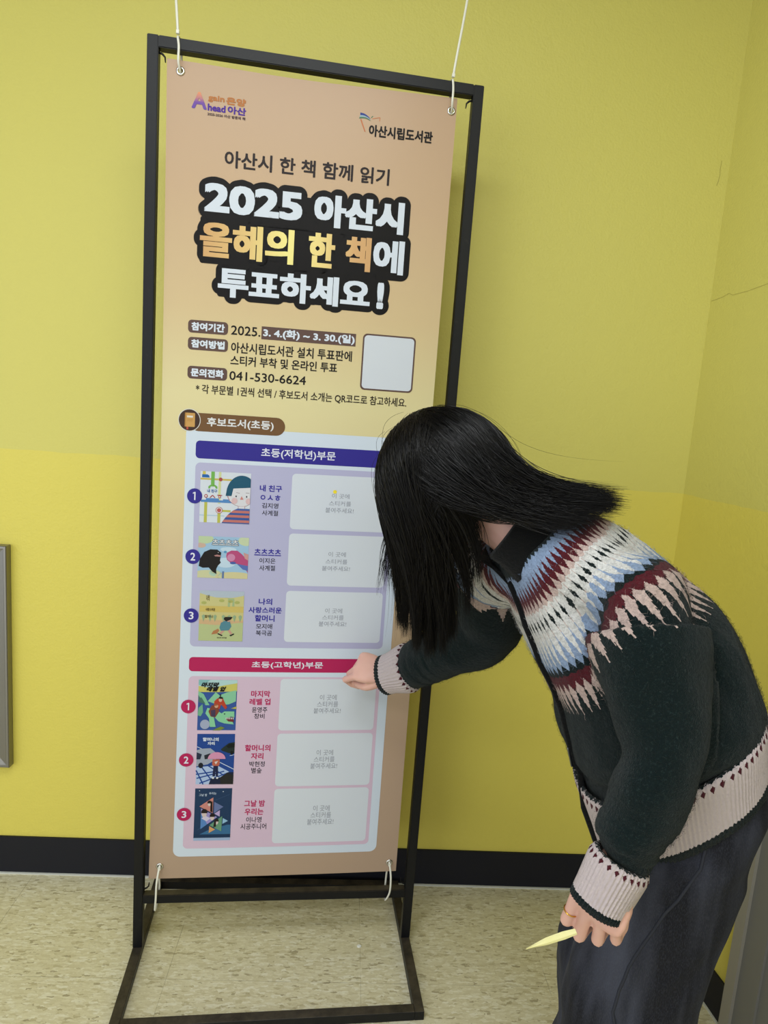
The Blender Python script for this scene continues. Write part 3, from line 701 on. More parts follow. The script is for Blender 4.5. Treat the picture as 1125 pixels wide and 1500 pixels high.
a.E(0.2, 0.88, 0.125, 0.095, 'AEB4C8', 6); a.Tx('창비청소년', 0.12, 0.835, 0.29, 0.865, '3A3E52', 8, 0.1) if False else None
a.P([(0.5, 0.96), (0.62, 0.92), (0.72, 0.95), (0.6, 1), (0.4, 1)], '7E8F3C', 5); a.P([(0.86, 0.56), (1, 0.52), (1, 0.57)], 'C5BE54', 5)
a.Tx('마지막', 0.08, 0.045, 0.52, 0.145, '191A1E', 9, 0.7, 5); a.Tx('레벨 업', 0.22, 0.125, 0.69, 0.225, '191A1E', 9, 0.7, 5)
a.build('cover_art', o)
# 5 pink umbrella in a car park
o, a = cover((101.4, 1440, 188.9, 1567.8), '274B94', 'blue book cover with pink umbrella and cars')
for q in ([(0, 0.66), (0.55, 0.62), (1, 0.8), (1, 1), (0, 1)],): a.P(q, 'B9CCE8', 1)
for q in ([(0, 0.80), (0.55, 0.74)], [(0.1, 0.98), (0.9, 0.76)], [(0.02, 0.88), (0.75, 0.74)], [(0.3, 0.62), (1, 0.94)], [(0.15, 0.66), (0.5, 1)], [(0.0, 0.72), (0.2, 1)]): a.L(q, 3.0, '274B94', 2)
a.L([(0.62, 0.56), (1, 0.7)], 1.6, 'DCE6F2', 2); a.L([(0.0, 0.25), (0.15, 0.3)], 1.4, 'DCE6F2', 2); a.L([(0.88, 0.43), (1, 0.41)], 1.2, 'DCE6F2', 2)
a.P([(0.0, 0.32), (0.12, 0.29), (0.36, 0.28), (0.5, 0.36), (0.52, 0.5), (0.3, 0.6), (0.0, 0.64)], 'A9AFBA', 3); a.P([(0.0, 0.36), (0.14, 0.4), (0.1, 0.5), (0.0, 0.5)], '2B3448', 4); a.P([(0.2, 0.42), (0.36, 0.38), (0.4, 0.48), (0.22, 0.5)], '2B3038', 4); a.E(0.12, 0.62, 0.065, 0.055, '20242C', 5)
a.P([(0.64, 0.3), (0.72, 0.25), (0.84, 0.18), (1, 0.16), (1, 0.38), (0.86, 0.38), (0.66, 0.33)], '26332F', 3); a.P([(0.78, 0.24), (0.86, 0.19), (1, 0.19), (1, 0.26), (0.84, 0.28)], '151C1B', 4); a.E(0.93, 0.37, 0.04, 0.04, '12181A', 5)
a.P([(0.4, 0.88), (0.65, 0.86), (0.85, 0.76), (1, 0.76), (1, 1), (0.35, 1)], '1F2740', 3); a.P([(0.65, 0.88), (0.82, 0.77), (1, 0.82), (1, 1), (0.66, 1)], '2B2A28', 4)
a.P([(0.43, 0.5), (0.62, 0.5), (0.62, 0.6), (0.58, 0.64), (0.46, 0.64), (0.42, 0.6)], 'C96A50', 5); a.P([(0.48, 0.55), (0.58, 0.53), (0.52, 0.6)], 'E7D9CC', 6); a.P([(0.46, 0.63), (0.58, 0.63), (0.59, 0.84), (0.53, 0.84), (0.52, 0.7), (0.51, 0.84), (0.44, 0.84)], '22294A', 5); a.E(0.46, 0.87, 0.03, 0.02, 'E9E9E4', 6); a.E(0.57, 0.87, 0.03, 0.02, 'E9E9E4', 6)
a.E(0.535, 0.49, 0.235, 0.135, 'E59BB8', 7, 180, 360)
a.Tx('할머니의', 0.15, 0.065, 0.57, 0.14, 'E4EAF4', 8, 0.4); a.Tx('자리', 0.28, 0.15, 0.47, 0.215, 'E4EAF4', 8, 0.4)
a.build('cover_art', o)
# 6 navy cover with triangles
o, a = cover((101, 1578.5, 187.5, 1707), '243E5E', 'navy book cover with a cluster of coloured triangles')
a.P([(0.16, 0.93), (0.4, 0.84), (0.9, 0.74), (1, 0.74), (1, 0.93)], '3F7298', 1); a.Rc(0.0, 0.93, 1, 1, '203A58', 2)
for q, c, l in (([(0.13, 0.36), (0.5, 0.18), (0.5, 0.5)], 'D98E80', 3), ([(0.53, 0.27), (0.78, 0.37), (0.53, 0.5)], '6F7CA6', 3), ([(0.18, 0.4), (0.62, 0.58), (0.18, 0.82)], 'A99AD0', 3), ([(0.18, 0.5), (0.18, 0.82), (0.36, 0.72)], '5E8CC4', 4), ([(0.69, 0.44), (0.69, 0.57), (0.54, 0.51)], 'C9B0D6', 3), ([(0.42, 0.74), (0.76, 0.56), (0.75, 0.87)], '6FA07C', 5), ([(0.42, 0.76), (0.58, 0.83), (0.41, 0.9)], 'E3A96A', 4), ([(0.78, 0.6), (0.92, 0.66), (0.77, 0.72)], '9CC6DE', 3)): a.P(q, c, l)
for x, y, rr in ((0.4, 0.29, 0.055), (0.27, 0.48, 0.085), (0.49, 0.56, 0.07), (0.61, 0.66, 0.06)): a.E(x, y + rr * 0.35, rr * 0.8, rr * 0.8, 'E5CFC4', 7); a.E(x, y - 0.008, rr, rr * 0.75, '2A211F', 8, 160, 380)
a.P([(0.43, 0.26), (0.48, 0.26), (0.49, 0.48), (0.43, 0.46)], '2A211F', 8); a.P([(0.55, 0.64), (0.6, 0.64), (0.6, 0.77), (0.53, 0.78)], '2A211F', 8); a.P([(0.2, 0.6), (0.3, 0.54), (0.44, 0.6), (0.34, 0.66)], 'E2D6E4', 6)
a.L([(0.55, 0.24), (0.95, 0.12)], 0.3, '5B7796', 2); a.L([(0.1, 0.84), (0.5, 0.6)], 0.3, '5B7796', 2); a.E(0.12, 0.045, 0.012, 0.008, 'E6EEF4', 3); a.E(0.76, 0.065, 0.015, 0.008, 'E6EEF4', 3)
a.Tx('그날 밤', 0.11, 0.10, 0.33, 0.15, 'C9D6E4', 8, 0.15); a.Tx('우리는', 0.38, 0.07, 0.58, 0.12, 'C9D6E4', 8, 0.15)
a.build('cover_art', o)
p = Print(); p.rect(101, 1707, 187.2, 1714.5, 'A9BEDA', 4); p.build('cover_band', banner, 'pale blue strip under the navy cover')
attach(banner)

# yellow dot sticker on the first ballot box
c = B(389.2, 853.7, 0.0003 + LAY * 6)
bm = bmesh.new(); r = bmesh.ops.create_cone(bm, cap_ends=True, segments=24, radius1=0.0042, radius2=0.0042, depth=0.0004)
for q in r['verts']: q.co = Vector((q.co.x + c.x, q.co.z + c.y, q.co.y + c.z))
tag(bm_obj('sticker', bm, plain('yellow_sticker', 'E8D22E', 0.5)), 'small yellow dot sticker on the topmost white ballot box', 'sticker')

# ------------------------------------------------------------------ cable ties
M_tie = plain('white_nylon', 'DAD9CE', 0.35, 0.5)
def tie(name, path, label, head=None, tail=None):
    t = thing(name, label, 'cable tie', tuple(path[0]), 'white cable ties')
    bm = bmesh.new(); P = catmull(path, len(path) * 5); sweep(bm, P, 0.0024, 8, 0.4, fixed=(1, 0.02, 0)); bm_obj('loop', bm, M_tie, t, True)
    if head is not None:
        bm = bmesh.new(); h = head; add_box(bm, (h[0]-0.0032, h[1]-0.003, h[2]-0.003), (h[0]+0.0032, h[1]+0.003, h[2]+0.004), 0.0008); bm_obj('head', bm, M_tie, t)
    if tail is not None:
        bm = bmesh.new(); sweep(bm, catmull(tail, 24), [0.0026] * 18 + [0.0022] * 6, 8, 0.4, fixed=(1, 0, 0)); bm_obj('tail', bm, M_tie, t, True)
    attach(t)
for (u, v), xt, zt, tx, lab in ((GROM[0], -0.284, 2.050, -0.297, 'white cable tie at the top left corner of the banner'), (GROM[1], 0.2735, 2.0445, 0.291, 'white cable tie at the top right corner of the banner')):
    g = B(u, v); x0 = g.x
    xm = (x0 + xt) / 2
    tie('cable_tie', [(x0, g.y + 0.004, g.z - 0.003), (x0, g.y - 0.0045, g.z - 0.002), (xm, -0.0045, g.z + 0.012), (xm, -0.0032, zt - 0.018), (xt, -0.0034, zt - 0.002), (xt, 0.004, zt + 0.0028), (xt, T - 0.003, zt + 0.0028), (xt, T + 0.0035, zt - 0.004), (xm, T + 0.0035, zt - 0.022), (x0, T - 0.001, g.z + 0.006), (x0, g.y + 0.004, g.z - 0.003)],
        lab, (xt, -0.0045, zt + 0.006), [(xt, -0.0045, zt + 0.006), (xt * 0.8 + tx * 0.2, -0.005, zt + 0.04), (tx, -0.002, zt + 0.16), (tx * 1.01, 0.004, zt + 0.23)])
for (u, v), dx, zb, lab in ((GROM[2], -0.006, 0.121, 'white cable tie at the bottom left corner of the banner'), (GROM[3], -0.004, 0.130, 'white cable tie at the bottom right corner of the banner')):
    g = B(u, v); x0 = g.x
    tie('cable_tie', [(x0, g.y + 0.003, g.z + 0.002), (x0, g.y - 0.006, g.z + 0.001), (x0 - 0.003 if dx < -0.005 else x0 + 0.004, -0.006, 0.20), (x0 - 0.004 if dx < -0.005 else x0 + 0.004, -0.007, 0.16), (x0 + dx, -0.004, zb + 0.006), (x0 + dx, 0.006, zb), (x0 + dx, 0.022, zb + 0.008), (x0 + dx * 0.5, 0.028, 0.16), (x0 + dx * 0.5, 0.024, 0.19), (x0, g.y + 0.006, g.z - 0.008), (x0, g.y + 0.003, g.z + 0.002)],
        lab, (x0, g.y - 0.006, g.z - 0.002))
# scrap on the floor
bm = bmesh.new(); r = bmesh.ops.create_cone(bm, cap_ends=True, segments=9, radius1=0.0055, radius2=0.0048, depth=0.0022)
for q in r['verts']: q.co = Vector((q.co.x * 1.1 + 0.212 + 0.0006 * math.sin(9 * q.co.y * 900), q.co.y * 0.8 + 0.003, q.co.z + 0.0012))
tag(bm_obj('paper_scrap', bm, plain('white_paper', 'E2E3DF', 0.7)), 'tiny white paper scrap on the beige floor under the stand', 'paper scrap')

# ------------------------------------------------------------------ person
V3 = lambda *a: np.array(a, float)
Nk, Pv, Md = V3(0.370, -0.461, 1.164), V3(0.660, -0.543, 0.768), V3(0.572, -0.511, 0.950)
LSH, RSH = V3(0.482, -0.622, 1.112), V3(0.362, -0.309, 1.076)
LEL, LWR = V3(0.486, -0.720, 0.930), V3(0.443, -0.735, 0.790)
REL, RWR = V3(0.383, -0.262, 0.934), V3(0.246, -0.128, 0.797)
HC = V3(0.242, -0.401, 1.239)
L_hip, L_ch = unit((-0.2, -0.98, 0)), unit(LSH - RSH)
def axes(A, L):
    A = unit(A); L = unit(np.asarray(L) - A * np.dot(A, L)); return A, L, np.cross(L, A)     # up the spine, left, forward
spine = catmull([Pv - 0.0 * (Md - Pv), Md, 0.5 * (Md + Nk) + V3(0.006, 0, 0.004), Nk], 19)
def spine_at(t):
    i = min(int(t * 18), 17); f = t * 18 - i
    c = spine[i] * (1 - f) + spine[i+1] * f
    return c, axes(spine[min(i+1, 18)] - spine[max(i-1, 0)] if i < 17 else spine[18] - spine[16], L_hip * (1 - t) + L_ch * t)
def prof(t, table):
    xs = [r[0] for r in table]
    return [float(np.interp(t, xs, [r[k] for r in table])) for k in range(1, len(table[0]))]
#            t    front-back half, side half, centre shift forward
TORSO = [(0.0, 0.122, 0.176, 0.0), (0.12, 0.130, 0.186, 0.0), (0.25, 0.138, 0.190, 0.0), (0.45, 0.136, 0.188, 0.0), (0.65, 0.124, 0.150, -0.004), (0.8, 0.106, 0.132, -0.006), (0.9, 0.088, 0.112, -0.006), (0.97, 0.072, 0.095, 0.0), (1.0, 0.062, 0.068, 0.002)]
def torso_rings(scale=1.0, t0=0.0, t1=1.0, n=18, table=TORSO):
    R = []
    for t in np.linspace(t0, t1, n):
        c, (A, L, F) = spine_at(t); a, b, sh = prof(t, table)
        R.append((c + F * sh, F, L, a * scale, b * scale, 2.25))
    return R
person = thing('person', 'person with long black hair in patterned knit cardigan leaning towards the banner', 'person', (0.60, -0.57, 0.0))

# ---- head frame
Fh = unit((-0.62, 0.33, -0.70)); Uh = unit(V3(-0.52, 0.25, 0.80) - Fh * np.dot(Fh, V3(-0.52, 0.25, 0.80))); Lh = np.cross(Uh, Fh)

# ---- hands
def rot_about(v, ax, deg):
    return np.array(Matrix.Rotation(math.radians(deg), 3, Vector(ax)) @ Vector(v))
def hand(bm, W, X, Z, side, curls, thumb, spread=3, scale=1.0):
    """wrist W, X towards the knuckles, Z back of the hand; side=+1 puts the thumb on Z x X"""
    X = unit(X); Z = unit(np.asarray(Z) - X * np.dot(X, Z)); Y = np.cross(Z, X) * side
    k = scale
    ring_tube(bm, [(W - X*0.02*k, Y, Z, 0.024*k, 0.018*k), (W, Y, Z, 0.0245*k, 0.0175*k), (W + X*0.02*k, Y, Z, 0.030*k, 0.0165*k, 2.3), (W + X*0.045*k, Y, Z, 0.0375*k, 0.0155*k, 2.5),
                   (W + X*0.066*k, Y, Z, 0.039*k, 0.0135*k, 2.6), (W + X*0.078*k - Z*0.001, Y, Z, 0.037*k, 0.0115*k, 2.6), (W + X*0.084*k - Z*0.002, Y, Z, 0.032*k, 0.007*k, 2.4)], 28)
    tips = []
    spec = [(0.0285, 0.076, (0.041, 0.025, 0.019), 0.0086), (0.0095, 0.080, (0.045, 0.028, 0.020), 0.0088), (-0.0095, 0.077, (0.041, 0.026, 0.019), 0.0083), (-0.0275, 0.070, (0.033, 0.020, 0.017), 0.0074)]
    for (yo, xo, ln, r), cu, i in zip(spec, curls, range(4)):
        p = W + X*xo*k + Y*yo*k - Z*0.001; d = unit(X + Y * math.radians(spread) * (1.5 - i) * 0.9)
        ax = np.cross(d, -Z); ax = unit(ax)
        pts = [p - X*0.012*k, p]; rad = [r*1.02*k, r*1.12*k]
        for j in range(3):
            d = rot_about(d, ax, cu[j])
            mid = pts[-1] + d * ln[j] * k * 0.5; end = pts[-1] + d * ln[j] * k
            pts += [mid, end]; rad += [r * (0.98 - 0.09*j) * k, r * ((1.04 - 0.11*j) if j < 2 else 0.74) * k]
        sweep(bm, pts, rad, 14)
        tips.append((pts, rad, d, ax))
    T_ = [W + X*a*k + Y*b*k + Z*c*k for a, b, c in thumb]
    sweep(bm, catmull(T_, 9), np.interp(np.linspace(0, 1, 9), [0, 0.35, 0.6, 0.8, 1], [0.0135*k, 0.0115*k, 0.0100*k, 0.0098*k, 0.0072*k]), 14)
    return tips, Y

body = bmesh.new()
TB = [(t, a * (0.66 if t < 0.4 else 0.8), b * (0.72 if t < 0.4 else 0.82), s) for t, a, b, s in TORSO]
ring_tube(body, torso_rings(1.0, 0.0, 1.0, 14, TB), 24)
LEG_PTS = ([V3(0.634, -0.622, 0.725), V3(0.574, -0.620, 0.615), V3(0.552, -0.626, 0.53), V3(0.546, -0.634, 0.430), V3(0.581, -0.641, 0.240), V3(0.600, -0.648, 0.035)],
           [V3(0.690, -0.468, 0.700), V3(0.662, -0.480, 0.590), V3(0.626, -0.490, 0.50), V3(0.596, -0.498, 0.410), V3(0.614, -0.488, 0.230), V3(0.617, -0.478, 0.035)])
for LPT, an in zip(LEG_PTS, (V3(0.600, -0.648, 0.075), V3(0.617, -0.478, 0.075))):
    sweep(body, list(catmull(LPT[:5], 14)) + [an], list(np.interp(np.linspace(0, 1, 14), [0, 0.2, 0.5, 1], [0.045, 0.054, 0.054, 0.044])) + [0.034], 18)
    sweep(body, [an + V3(0.03, 0, -0.035), an + V3(-0.04, 0.004, -0.04), an + V3(-0.12, 0.02, -0.05)], [0.03, 0.03, 0.021], 12, 0.8)
    sweep(body, [an, an + V3(0.012, 0, -0.04)], [0.034, 0.031], 12)
for sh, el, wr in ((LSH, LEL, LWR), (RSH, REL, RWR)):
    sweep(body, [sh, sh*0.5 + el*0.5, el, el*0.45 + wr*0.55, wr], [0.045, 0.040, 0.032, 0.027, 0.0215], 16)
# neck, skull, jaw, nose, ears, lips
sweep(body, [Nk + 0.0*Uh, 0.5*(Nk + HC) + 0.01*Uh, HC - 0.01*Fh], [0.054, 0.048, 0.055], 18)
def H(f, l, u): return HC + Fh*f + Lh*l + Uh*u
ellipsoid(body, H(-0.006, 0, 0.028), (Fh, Lh, Uh), (0.094, 0.074, 0.088), 28)
ellipsoid(body, H(0.022, 0, -0.038), (Fh, Lh, Uh), (0.064, 0.058, 0.070), 24)
ellipsoid(body, H(0.062, 0, -0.092), (Fh, Lh, Uh), (0.020, 0.022, 0.016), 14)
sweep(body, [H(0.088, 0, 0.012), H(0.098, 0, -0.008), H(0.104, 0, -0.026)], [0.007, 0.009, 0.0115], 10)
for s in (-1, 1):
    ellipsoid(body, H(0.092, 0.009*s, -0.03), (Fh, Lh, Uh), (0.007, 0.007, 0.006), 10)
    ellipsoid(body, H(-0.008, 0.073*s, -0.012), (Fh, Lh, Uh), (0.017, 0.008, 0.029), 14)
    ellipsoid(body, H(0.060, 0.034*s, -0.030), (Fh, Lh, Uh), (0.022, 0.020, 0.020), 14)
ellipsoid(body, H(0.082, 0, -0.054), (Fh, Lh, Uh), (0.010, 0.021, 0.0045), 12); ellipsoid(body, H(0.080, 0, -0.063), (Fh, Lh, Uh), (0.010, 0.018, 0.0055), 12)
# right hand: pinched fist, pressing a sticker on; left hand: hanging, half closed round the sticker sheet
RX, RZ = V3(-0.90, 0.36, 0.10), V3(-0.28, -0.62, 0.72)
RWH = V3(0.217, -0.106, 0.777)
hand(body, RWH, RX, RZ, 1, [(48, 78, 34), (62, 84, 50), (70, 88, 55), (74, 90, 55)], [(0.018, 0.022, -0.008), (0.045, 0.034, -0.024), (0.066, 0.031, -0.036), (0.084, 0.020, -0.047)], 2, 0.92)
LX, LZ = V3(-0.36, -0.06, -0.93), V3(-0.74, -0.62, 0.25)
LWH = V3(0.435, -0.735, 0.790)
ltips, LY = hand(body, LWH, LX, LZ, -1, [(20, 88, 30), (24, 96, 55), (34, 98, 60), (42, 98, 60)], [(0.02, 0.020, -0.012), (0.046, 0.028, -0.026), (0.070, 0.024, -0.036), (0.092, 0.014, -0.038)], 3, 1.0)
def skin_mat():
    m = N('skin'); P = m.obj()
    c = m.mix(m.noise(P, 35, 3), 'DDB2A5', 'CE9F93'); m.col(c); m.rough(0.5, 0.35)
    m.b.inputs['Subsurface Weight'].default_value = 0.12; m.b.inputs['Subsurface Radius'].default_value = (0.012, 0.005, 0.003); m.b.inputs['Subsurface Scale'].default_value = 0.5
    m.bump(m.noise(P, 420, 2), 0.08, 0.0006); return m.m
M_skin = skin_mat()
mesh_obj('body', fuse(body, 0.0021, 3, 0.5), M_skin, person)
M_eye = plain('eye_white', 'E6E2DC', 0.2); M_iris = plain('dark_iris', '1E1511', 0.2)
for s in (-1, 1):
    bm = bmesh.new(); ellipsoid(bm, H(0.0815, 0.031*s, -0.004), (Fh, Lh, Uh), (0.0075, 0.0125, 0.0060), 14); e = bm_obj('eye', bm, M_eye, person, True)
    bm = bmesh.new(); ellipsoid(bm, H(0.0868, 0.031*s, -0.005), (Fh, Lh, Uh), (0.0028, 0.0052, 0.0050), 12); bm_obj('iris', bm, M_iris, e, True)

# ---- cardigan
def wool(m, P, s=1.0):
    m.b.inputs['Sheen Weight'].default_value = 0.10; m.b.inputs['Sheen Roughness'].default_value = 0.45
    m.rough(0.95, 0.1)
    h = m.math('ADD', m.noise(P, 700, 3, 0.7), m.math('MULTIPLY', m.noise(P, 190, 3), 0.9)); m.bump(h, 0.75, 0.0035)
GREEN, CREAM, BLUE, WINE, PINK = '0A191B', 'E2E1E0', '93A8CA', '551722', 'CBB4AE'
REP = 62.0
def sweater_mat():
    m = N('fair_isle_wool'); P = m.obj()
    uvn = m.n('ShaderNodeUVMap'); uvn.uv_map = 'yoke'
    sep = m.n('ShaderNodeSeparateXYZ'); m.l(uvn.outputs[0], sep.inputs[0])
    jit = m.math('MULTIPLY', m.math('SUBTRACT', m.noise(P, 420, 2), 0.5), 0.005)
    jit2 = m.math('MULTIPLY', m.math('SUBTRACT', m.noise(P, 300, 2), 0.5), 0.25)
    def tri(u):      # 0 at the column's middle, 1 at its edge, in knitted steps
        f = m.math('FRACT', u); q = m.math('DIVIDE', m.math('ROUND', m.math('MULTIPLY', f, 10)), 10)
        return m.math('ABSOLUTE', m.math('SUBTRACT', m.math('MULTIPLY', q, 2), 1))
    u = m.math('ADD', sep.outputs[0], m.math('MULTIPLY', jit2, 0.3)); v = m.math('ADD', sep.outputs[1], jit)
    t = tri(u); t2 = tri(m.math('ADD', u, 0.5))
    gt = lambda a, b: m.math('GREATER_THAN', a, b)
    def edge(b, k, tt=t): return m.math('ADD', m.math('MULTIPLY', tt, k), b)      # boundary height
    c = m.mix(gt(v, -0.018), PINK + '', BLUE)
    c = m.mix(gt(v, edge(-0.008, 0.006)), c, GREEN)
    c = m.mix(gt(v, edge(0.006, 0.004)), c, BLUE)
    c = m.mix(gt(v, edge(0.018, 0.016)), c, WINE)
    c = m.mix(gt(v, edge(0.036, 0.014, t2)), c, PINK)
    c = m.mix(gt(v, edge(0.050, 0.004)), c, CREAM)
    # dark diamonds with a thin pink line
    dv = m.math('DIVIDE', m.math('ABSOLUTE', m.math('SUBTRACT', v, 0.070)), 0.0105)
    dia = m.math('LESS_THAN', m.math('ADD', dv, m.math('MULTIPLY', t, 1.9)), 1.0)
    ln = m.math('MULTIPLY', m.math('LESS_THAN', t, 0.11), m.math('MULTIPLY', gt(v, 0.052), m.math('LESS_THAN', v, 0.1)))
    c = m.mix(m.math('MULTIPLY', ln, 0.75), c, 'C9ADA6'); c = m.mix(dia, c, GREEN)
    c = m.mix(gt(v, edge(0.090, 0.044)), c, BLUE)
    c = m.mix(gt(v, edge(0.128, 0.012, t2)), c, GREEN)
    c = m.mix(gt(v, edge(0.143, 0.003)), c, WINE)
    c = m.mix(gt(v, edge(0.156, 0.014)), c, PINK)
    c = m.mix(gt(v, edge(0.164, 0.040, t2)), c, GREEN)
    # marled yarn
    c2 = m.mix(m.math('MULTIPLY', m.ramp(m.noise(P, 240, 4, 0.75), [(0.42, 0.0), (0.75, 1.0)]), 0.5), c, '0B1416')
    c2 = m.mix(m.math('MULTIPLY', m.ramp(m.noise(P, 330, 3, 0.7), [(0.55, 0.0), (0.8, 1.0)]), 0.22), c2, '5F7676')
    m.col(c2); wool(m, P); return m.m
M_sweater = sweater_mat()
def rib_mat():
    m = N('ribbed_wool'); P = m.obj(); uvn = m.n('ShaderNodeUVMap'); uvn.uv_map = 'rib'
    sep = m.n('ShaderNodeSeparateXYZ'); m.l(uvn.outputs[0], sep.inputs[0])
    u, v = sep.outputs[0], sep.outputs[1]       # u: ribs, v: 0 at the body .. 1 at the edge
    t = m.math('ABSOLUTE', m.math('SUBTRACT', m.math('MULTIPLY', m.math('FRACT', m.math('DIVIDE', u, 2.0)), 2), 1))
    jit = m.math('MULTIPLY', m.math('SUBTRACT', m.noise(P, 400, 2), 0.5), 0.06)
    vv = m.math('ADD', v, jit)
    c = m.mix(m.math('MULTIPLY', m.noise(P, 230, 3, 0.7), 0.5), 'D2C5C6', 'A5979B')
    dv = m.math('DIVIDE', m.math('ABSOLUTE', m.math('SUBTRACT', vv, 0.105)), 0.058)
    c = m.mix(m.math('LESS_THAN', m.math('ADD', dv, m.math('MULTIPLY', t, 1.7)), 1.0), c, '4A1822')
    c = m.mix(m.math('LESS_THAN', m.math('ADD', vv, m.math('MULTIPLY', t, 0.02)), 0.02), c, GREEN)
    c = m.mix(m.math('GREATER_THAN', vv, 0.86), c, GREEN)
    m.col(c); wool(m, P); return m.m
M_rib = rib_mat()
M_green = N('dark_green_wool'); M_green.col(GREEN); wool(M_green, M_green.obj()); M_green = M_green.m
M_blackknit = N('black_collar_knit'); M_blackknit.col('0D0E10'); wool(M_blackknit, M_blackknit.obj()); M_blackknit = M_blackknit.m

sw = bmesh.new()
SWT = [(0.0, 0.106, 0.158, 0.0), (0.17, 0.116, 0.168, 0.0), (0.21, 0.136, 0.189, 0.0)] + TORSO[3:]
def hang(t, cosf):
    """the open front hangs away from the bent body"""
    return V3(-0.030, 0.008, -0.046) * min(1.2, max(0.0, (0.40 - t) / 0.32)) * max(0.0, cosf)**1.5
for row, t_ in zip(ring_tube(sw, torso_rings(1.0, 0.05, 0.99, 26, SWT), 40), np.linspace(0.05, 0.99, 26)):
    for k, v_ in enumerate(row): v_.co = v_.co + Vector(hang(t_, math.cos(2*math.pi*k/40)))
# shoulders
for sh in (LSH, RSH):
    c9, (A9, L9, F9) = spine_at(0.9)
    sweep(sw, [c9 + 0.2*(sh - c9), c9 + 0.6*(sh - c9), sh], [0.074, 0.076, 0.078], 24)
def arm_path(sh, el, wr, n=22): return catmull([sh, 0.5*(sh + el), el, 0.5*(el + wr), wr], n)
LP, RP = arm_path(LSH, LEL, LWR), arm_path(RSH, REL, RWR)
sweep(sw, LP, np.interp(np.linspace(0, 1, 22), [0, 0.2, 0.38, 0.5, 0.75, 0.92, 1], [0.082, 0.080, 0.058, 0.049, 0.047, 0.041, 0.030]), 28)
sweep(sw, RP, np.interp(np.linspace(0, 1, 22), [0, 0.2, 0.5, 0.75, 0.92, 1], [0.072, 0.068, 0.060, 0.055, 0.050, 0.040]), 28)
me = fuse(sw, 0.0038, 3, 0.5)
# yoke coordinates, taken before the folds
NC = Nk - 0.012 * (Nk - Md) / np.linalg.norm(Nk - Md)
Ay, Ly, Fy = axes(Nk - Md, L_ch)
n = len(me.vertices); co = np.empty(n * 3); me.vertices.foreach_get('co', co); co = co.reshape(-1, 3)
rel = co - NC
la, ll, lf = rel @ Ay, rel @ Ly, rel @ Fy
D0 = 0.070
ll = np.where(ll < 0, ll*1.18, ll)
dist = np.sqrt(ll**2 * 0.92 + lf**2 * 1.05 + (la * 1.0)**2) - D0
ang = np.arctan2(ll, -lf) / (2*math.pi) * REP
# the sleeves' own knitting turns away from the chest at the armhole
for i_ in range(n):
    if dist[i_] > 0.3 or dist[i_] < -0.02: continue
    p_ = co[i_]; dd_ = np.linalg.norm(LP - p_, axis=1); k_ = dd_.argmin()
    if dd_[k_] < 0.090: dist[i_] += 0.032 * np.clip(np.dot(p_ - LP[k_], Fy) / 0.07, 0, 1)
    dr_ = np.linalg.norm(RP[3:] - p_, axis=1).min()
    if dr_ < 0.075: dist[i_] += 0.05
luv = me.uv_layers.new(name='yoke')
lv = np.empty(len(me.loops), int); me.loops.foreach_get('vertex_index', lv)
pstart = np.empty(len(me.polygons), int); me.polygons.foreach_get('loop_start', pstart)
ptot = np.empty(len(me.polygons), int); me.polygons.foreach_get('loop_total', ptot)
first = np.repeat(lv[pstart], ptot)
ul = ang[lv]; uf = ang[first]
ul = np.where(ul - uf > REP/2, ul - REP, np.where(ul - uf < -REP/2, ul + REP, ul))
luv.data.foreach_set('uv', np.stack([ul, dist[lv]], 1).ravel())
# folds in the cloth
def seg_coord(p, path):
    d = np.linalg.norm(path - p, axis=1); i = int(d.argmin()); return i / (len(path) - 1), d[i]
def fold(co_, nr):
    p = np.array(co_)
    tl, dl = seg_coord(p, LP); tr, dr = seg_coord(p, RP)
    d = 0.0015 * noise.noise(Vector(p) * 26)
    if dl < 0.085 and tl > 0.1:
        q = Vector(p); d += (0.011 * noise.noise(Vector((q.x*9 + 3, q.y*9, q.z*5 - 0.6*tl))) + 0.009 * noise.noise(Vector((q.x*20 + q.z*13, q.y*18, q.z*4)))) * min(1, (tl - 0.1) * 4)
        d += 0.004 * math.sin(tl * 30 + q.x * 60) * max(0, tl - 0.62) * 2
    elif dr < 0.08 and tr > 0.1:
        q = Vector(p); d += 0.006 * noise.noise(Vector((q.x*16, q.y*16 + 7, q.z*12))) + 0.003 * math.sin(tr * 34 + q.z * 50) * max(0, tr - 0.55) * 2
    else:
        if dl < 0.135: d -= 0.020 * min(1, max(0, (np.dot(p - Pv, unit(Md - Pv)) - 0.14) * 9)) * (1 - (max(dl, 0.088) - 0.088) / 0.047)
        s = np.dot(p - Pv, unit(Md - Pv)); q = Vector(p)
        w_ = max(0.0, min(1.0, (0.40 - s) / 0.25)) * min(1, max(0, (s - 0.115) * 14))
        d += w_ * (0.014 * noise.noise(Vector((q.x*14 + q.z*7, q.y*13, q.z*2 + 4))) + 0.008 * noise.noise(Vector((q.x*30 + q.z*16, q.y*24, q.z*5))))
    return d
displace(me, fold)
sweater = mesh_obj('sweater', me, M_sweater, person)
sweater['label'] = 'dark green knit cardigan with a wine, blue and cream patterned yoke'
FUZZ = True
SW = BVHTree.FromPolygons([v.co.copy() for v in me.vertices], [tuple(p.vertices) for p in me.polygons])

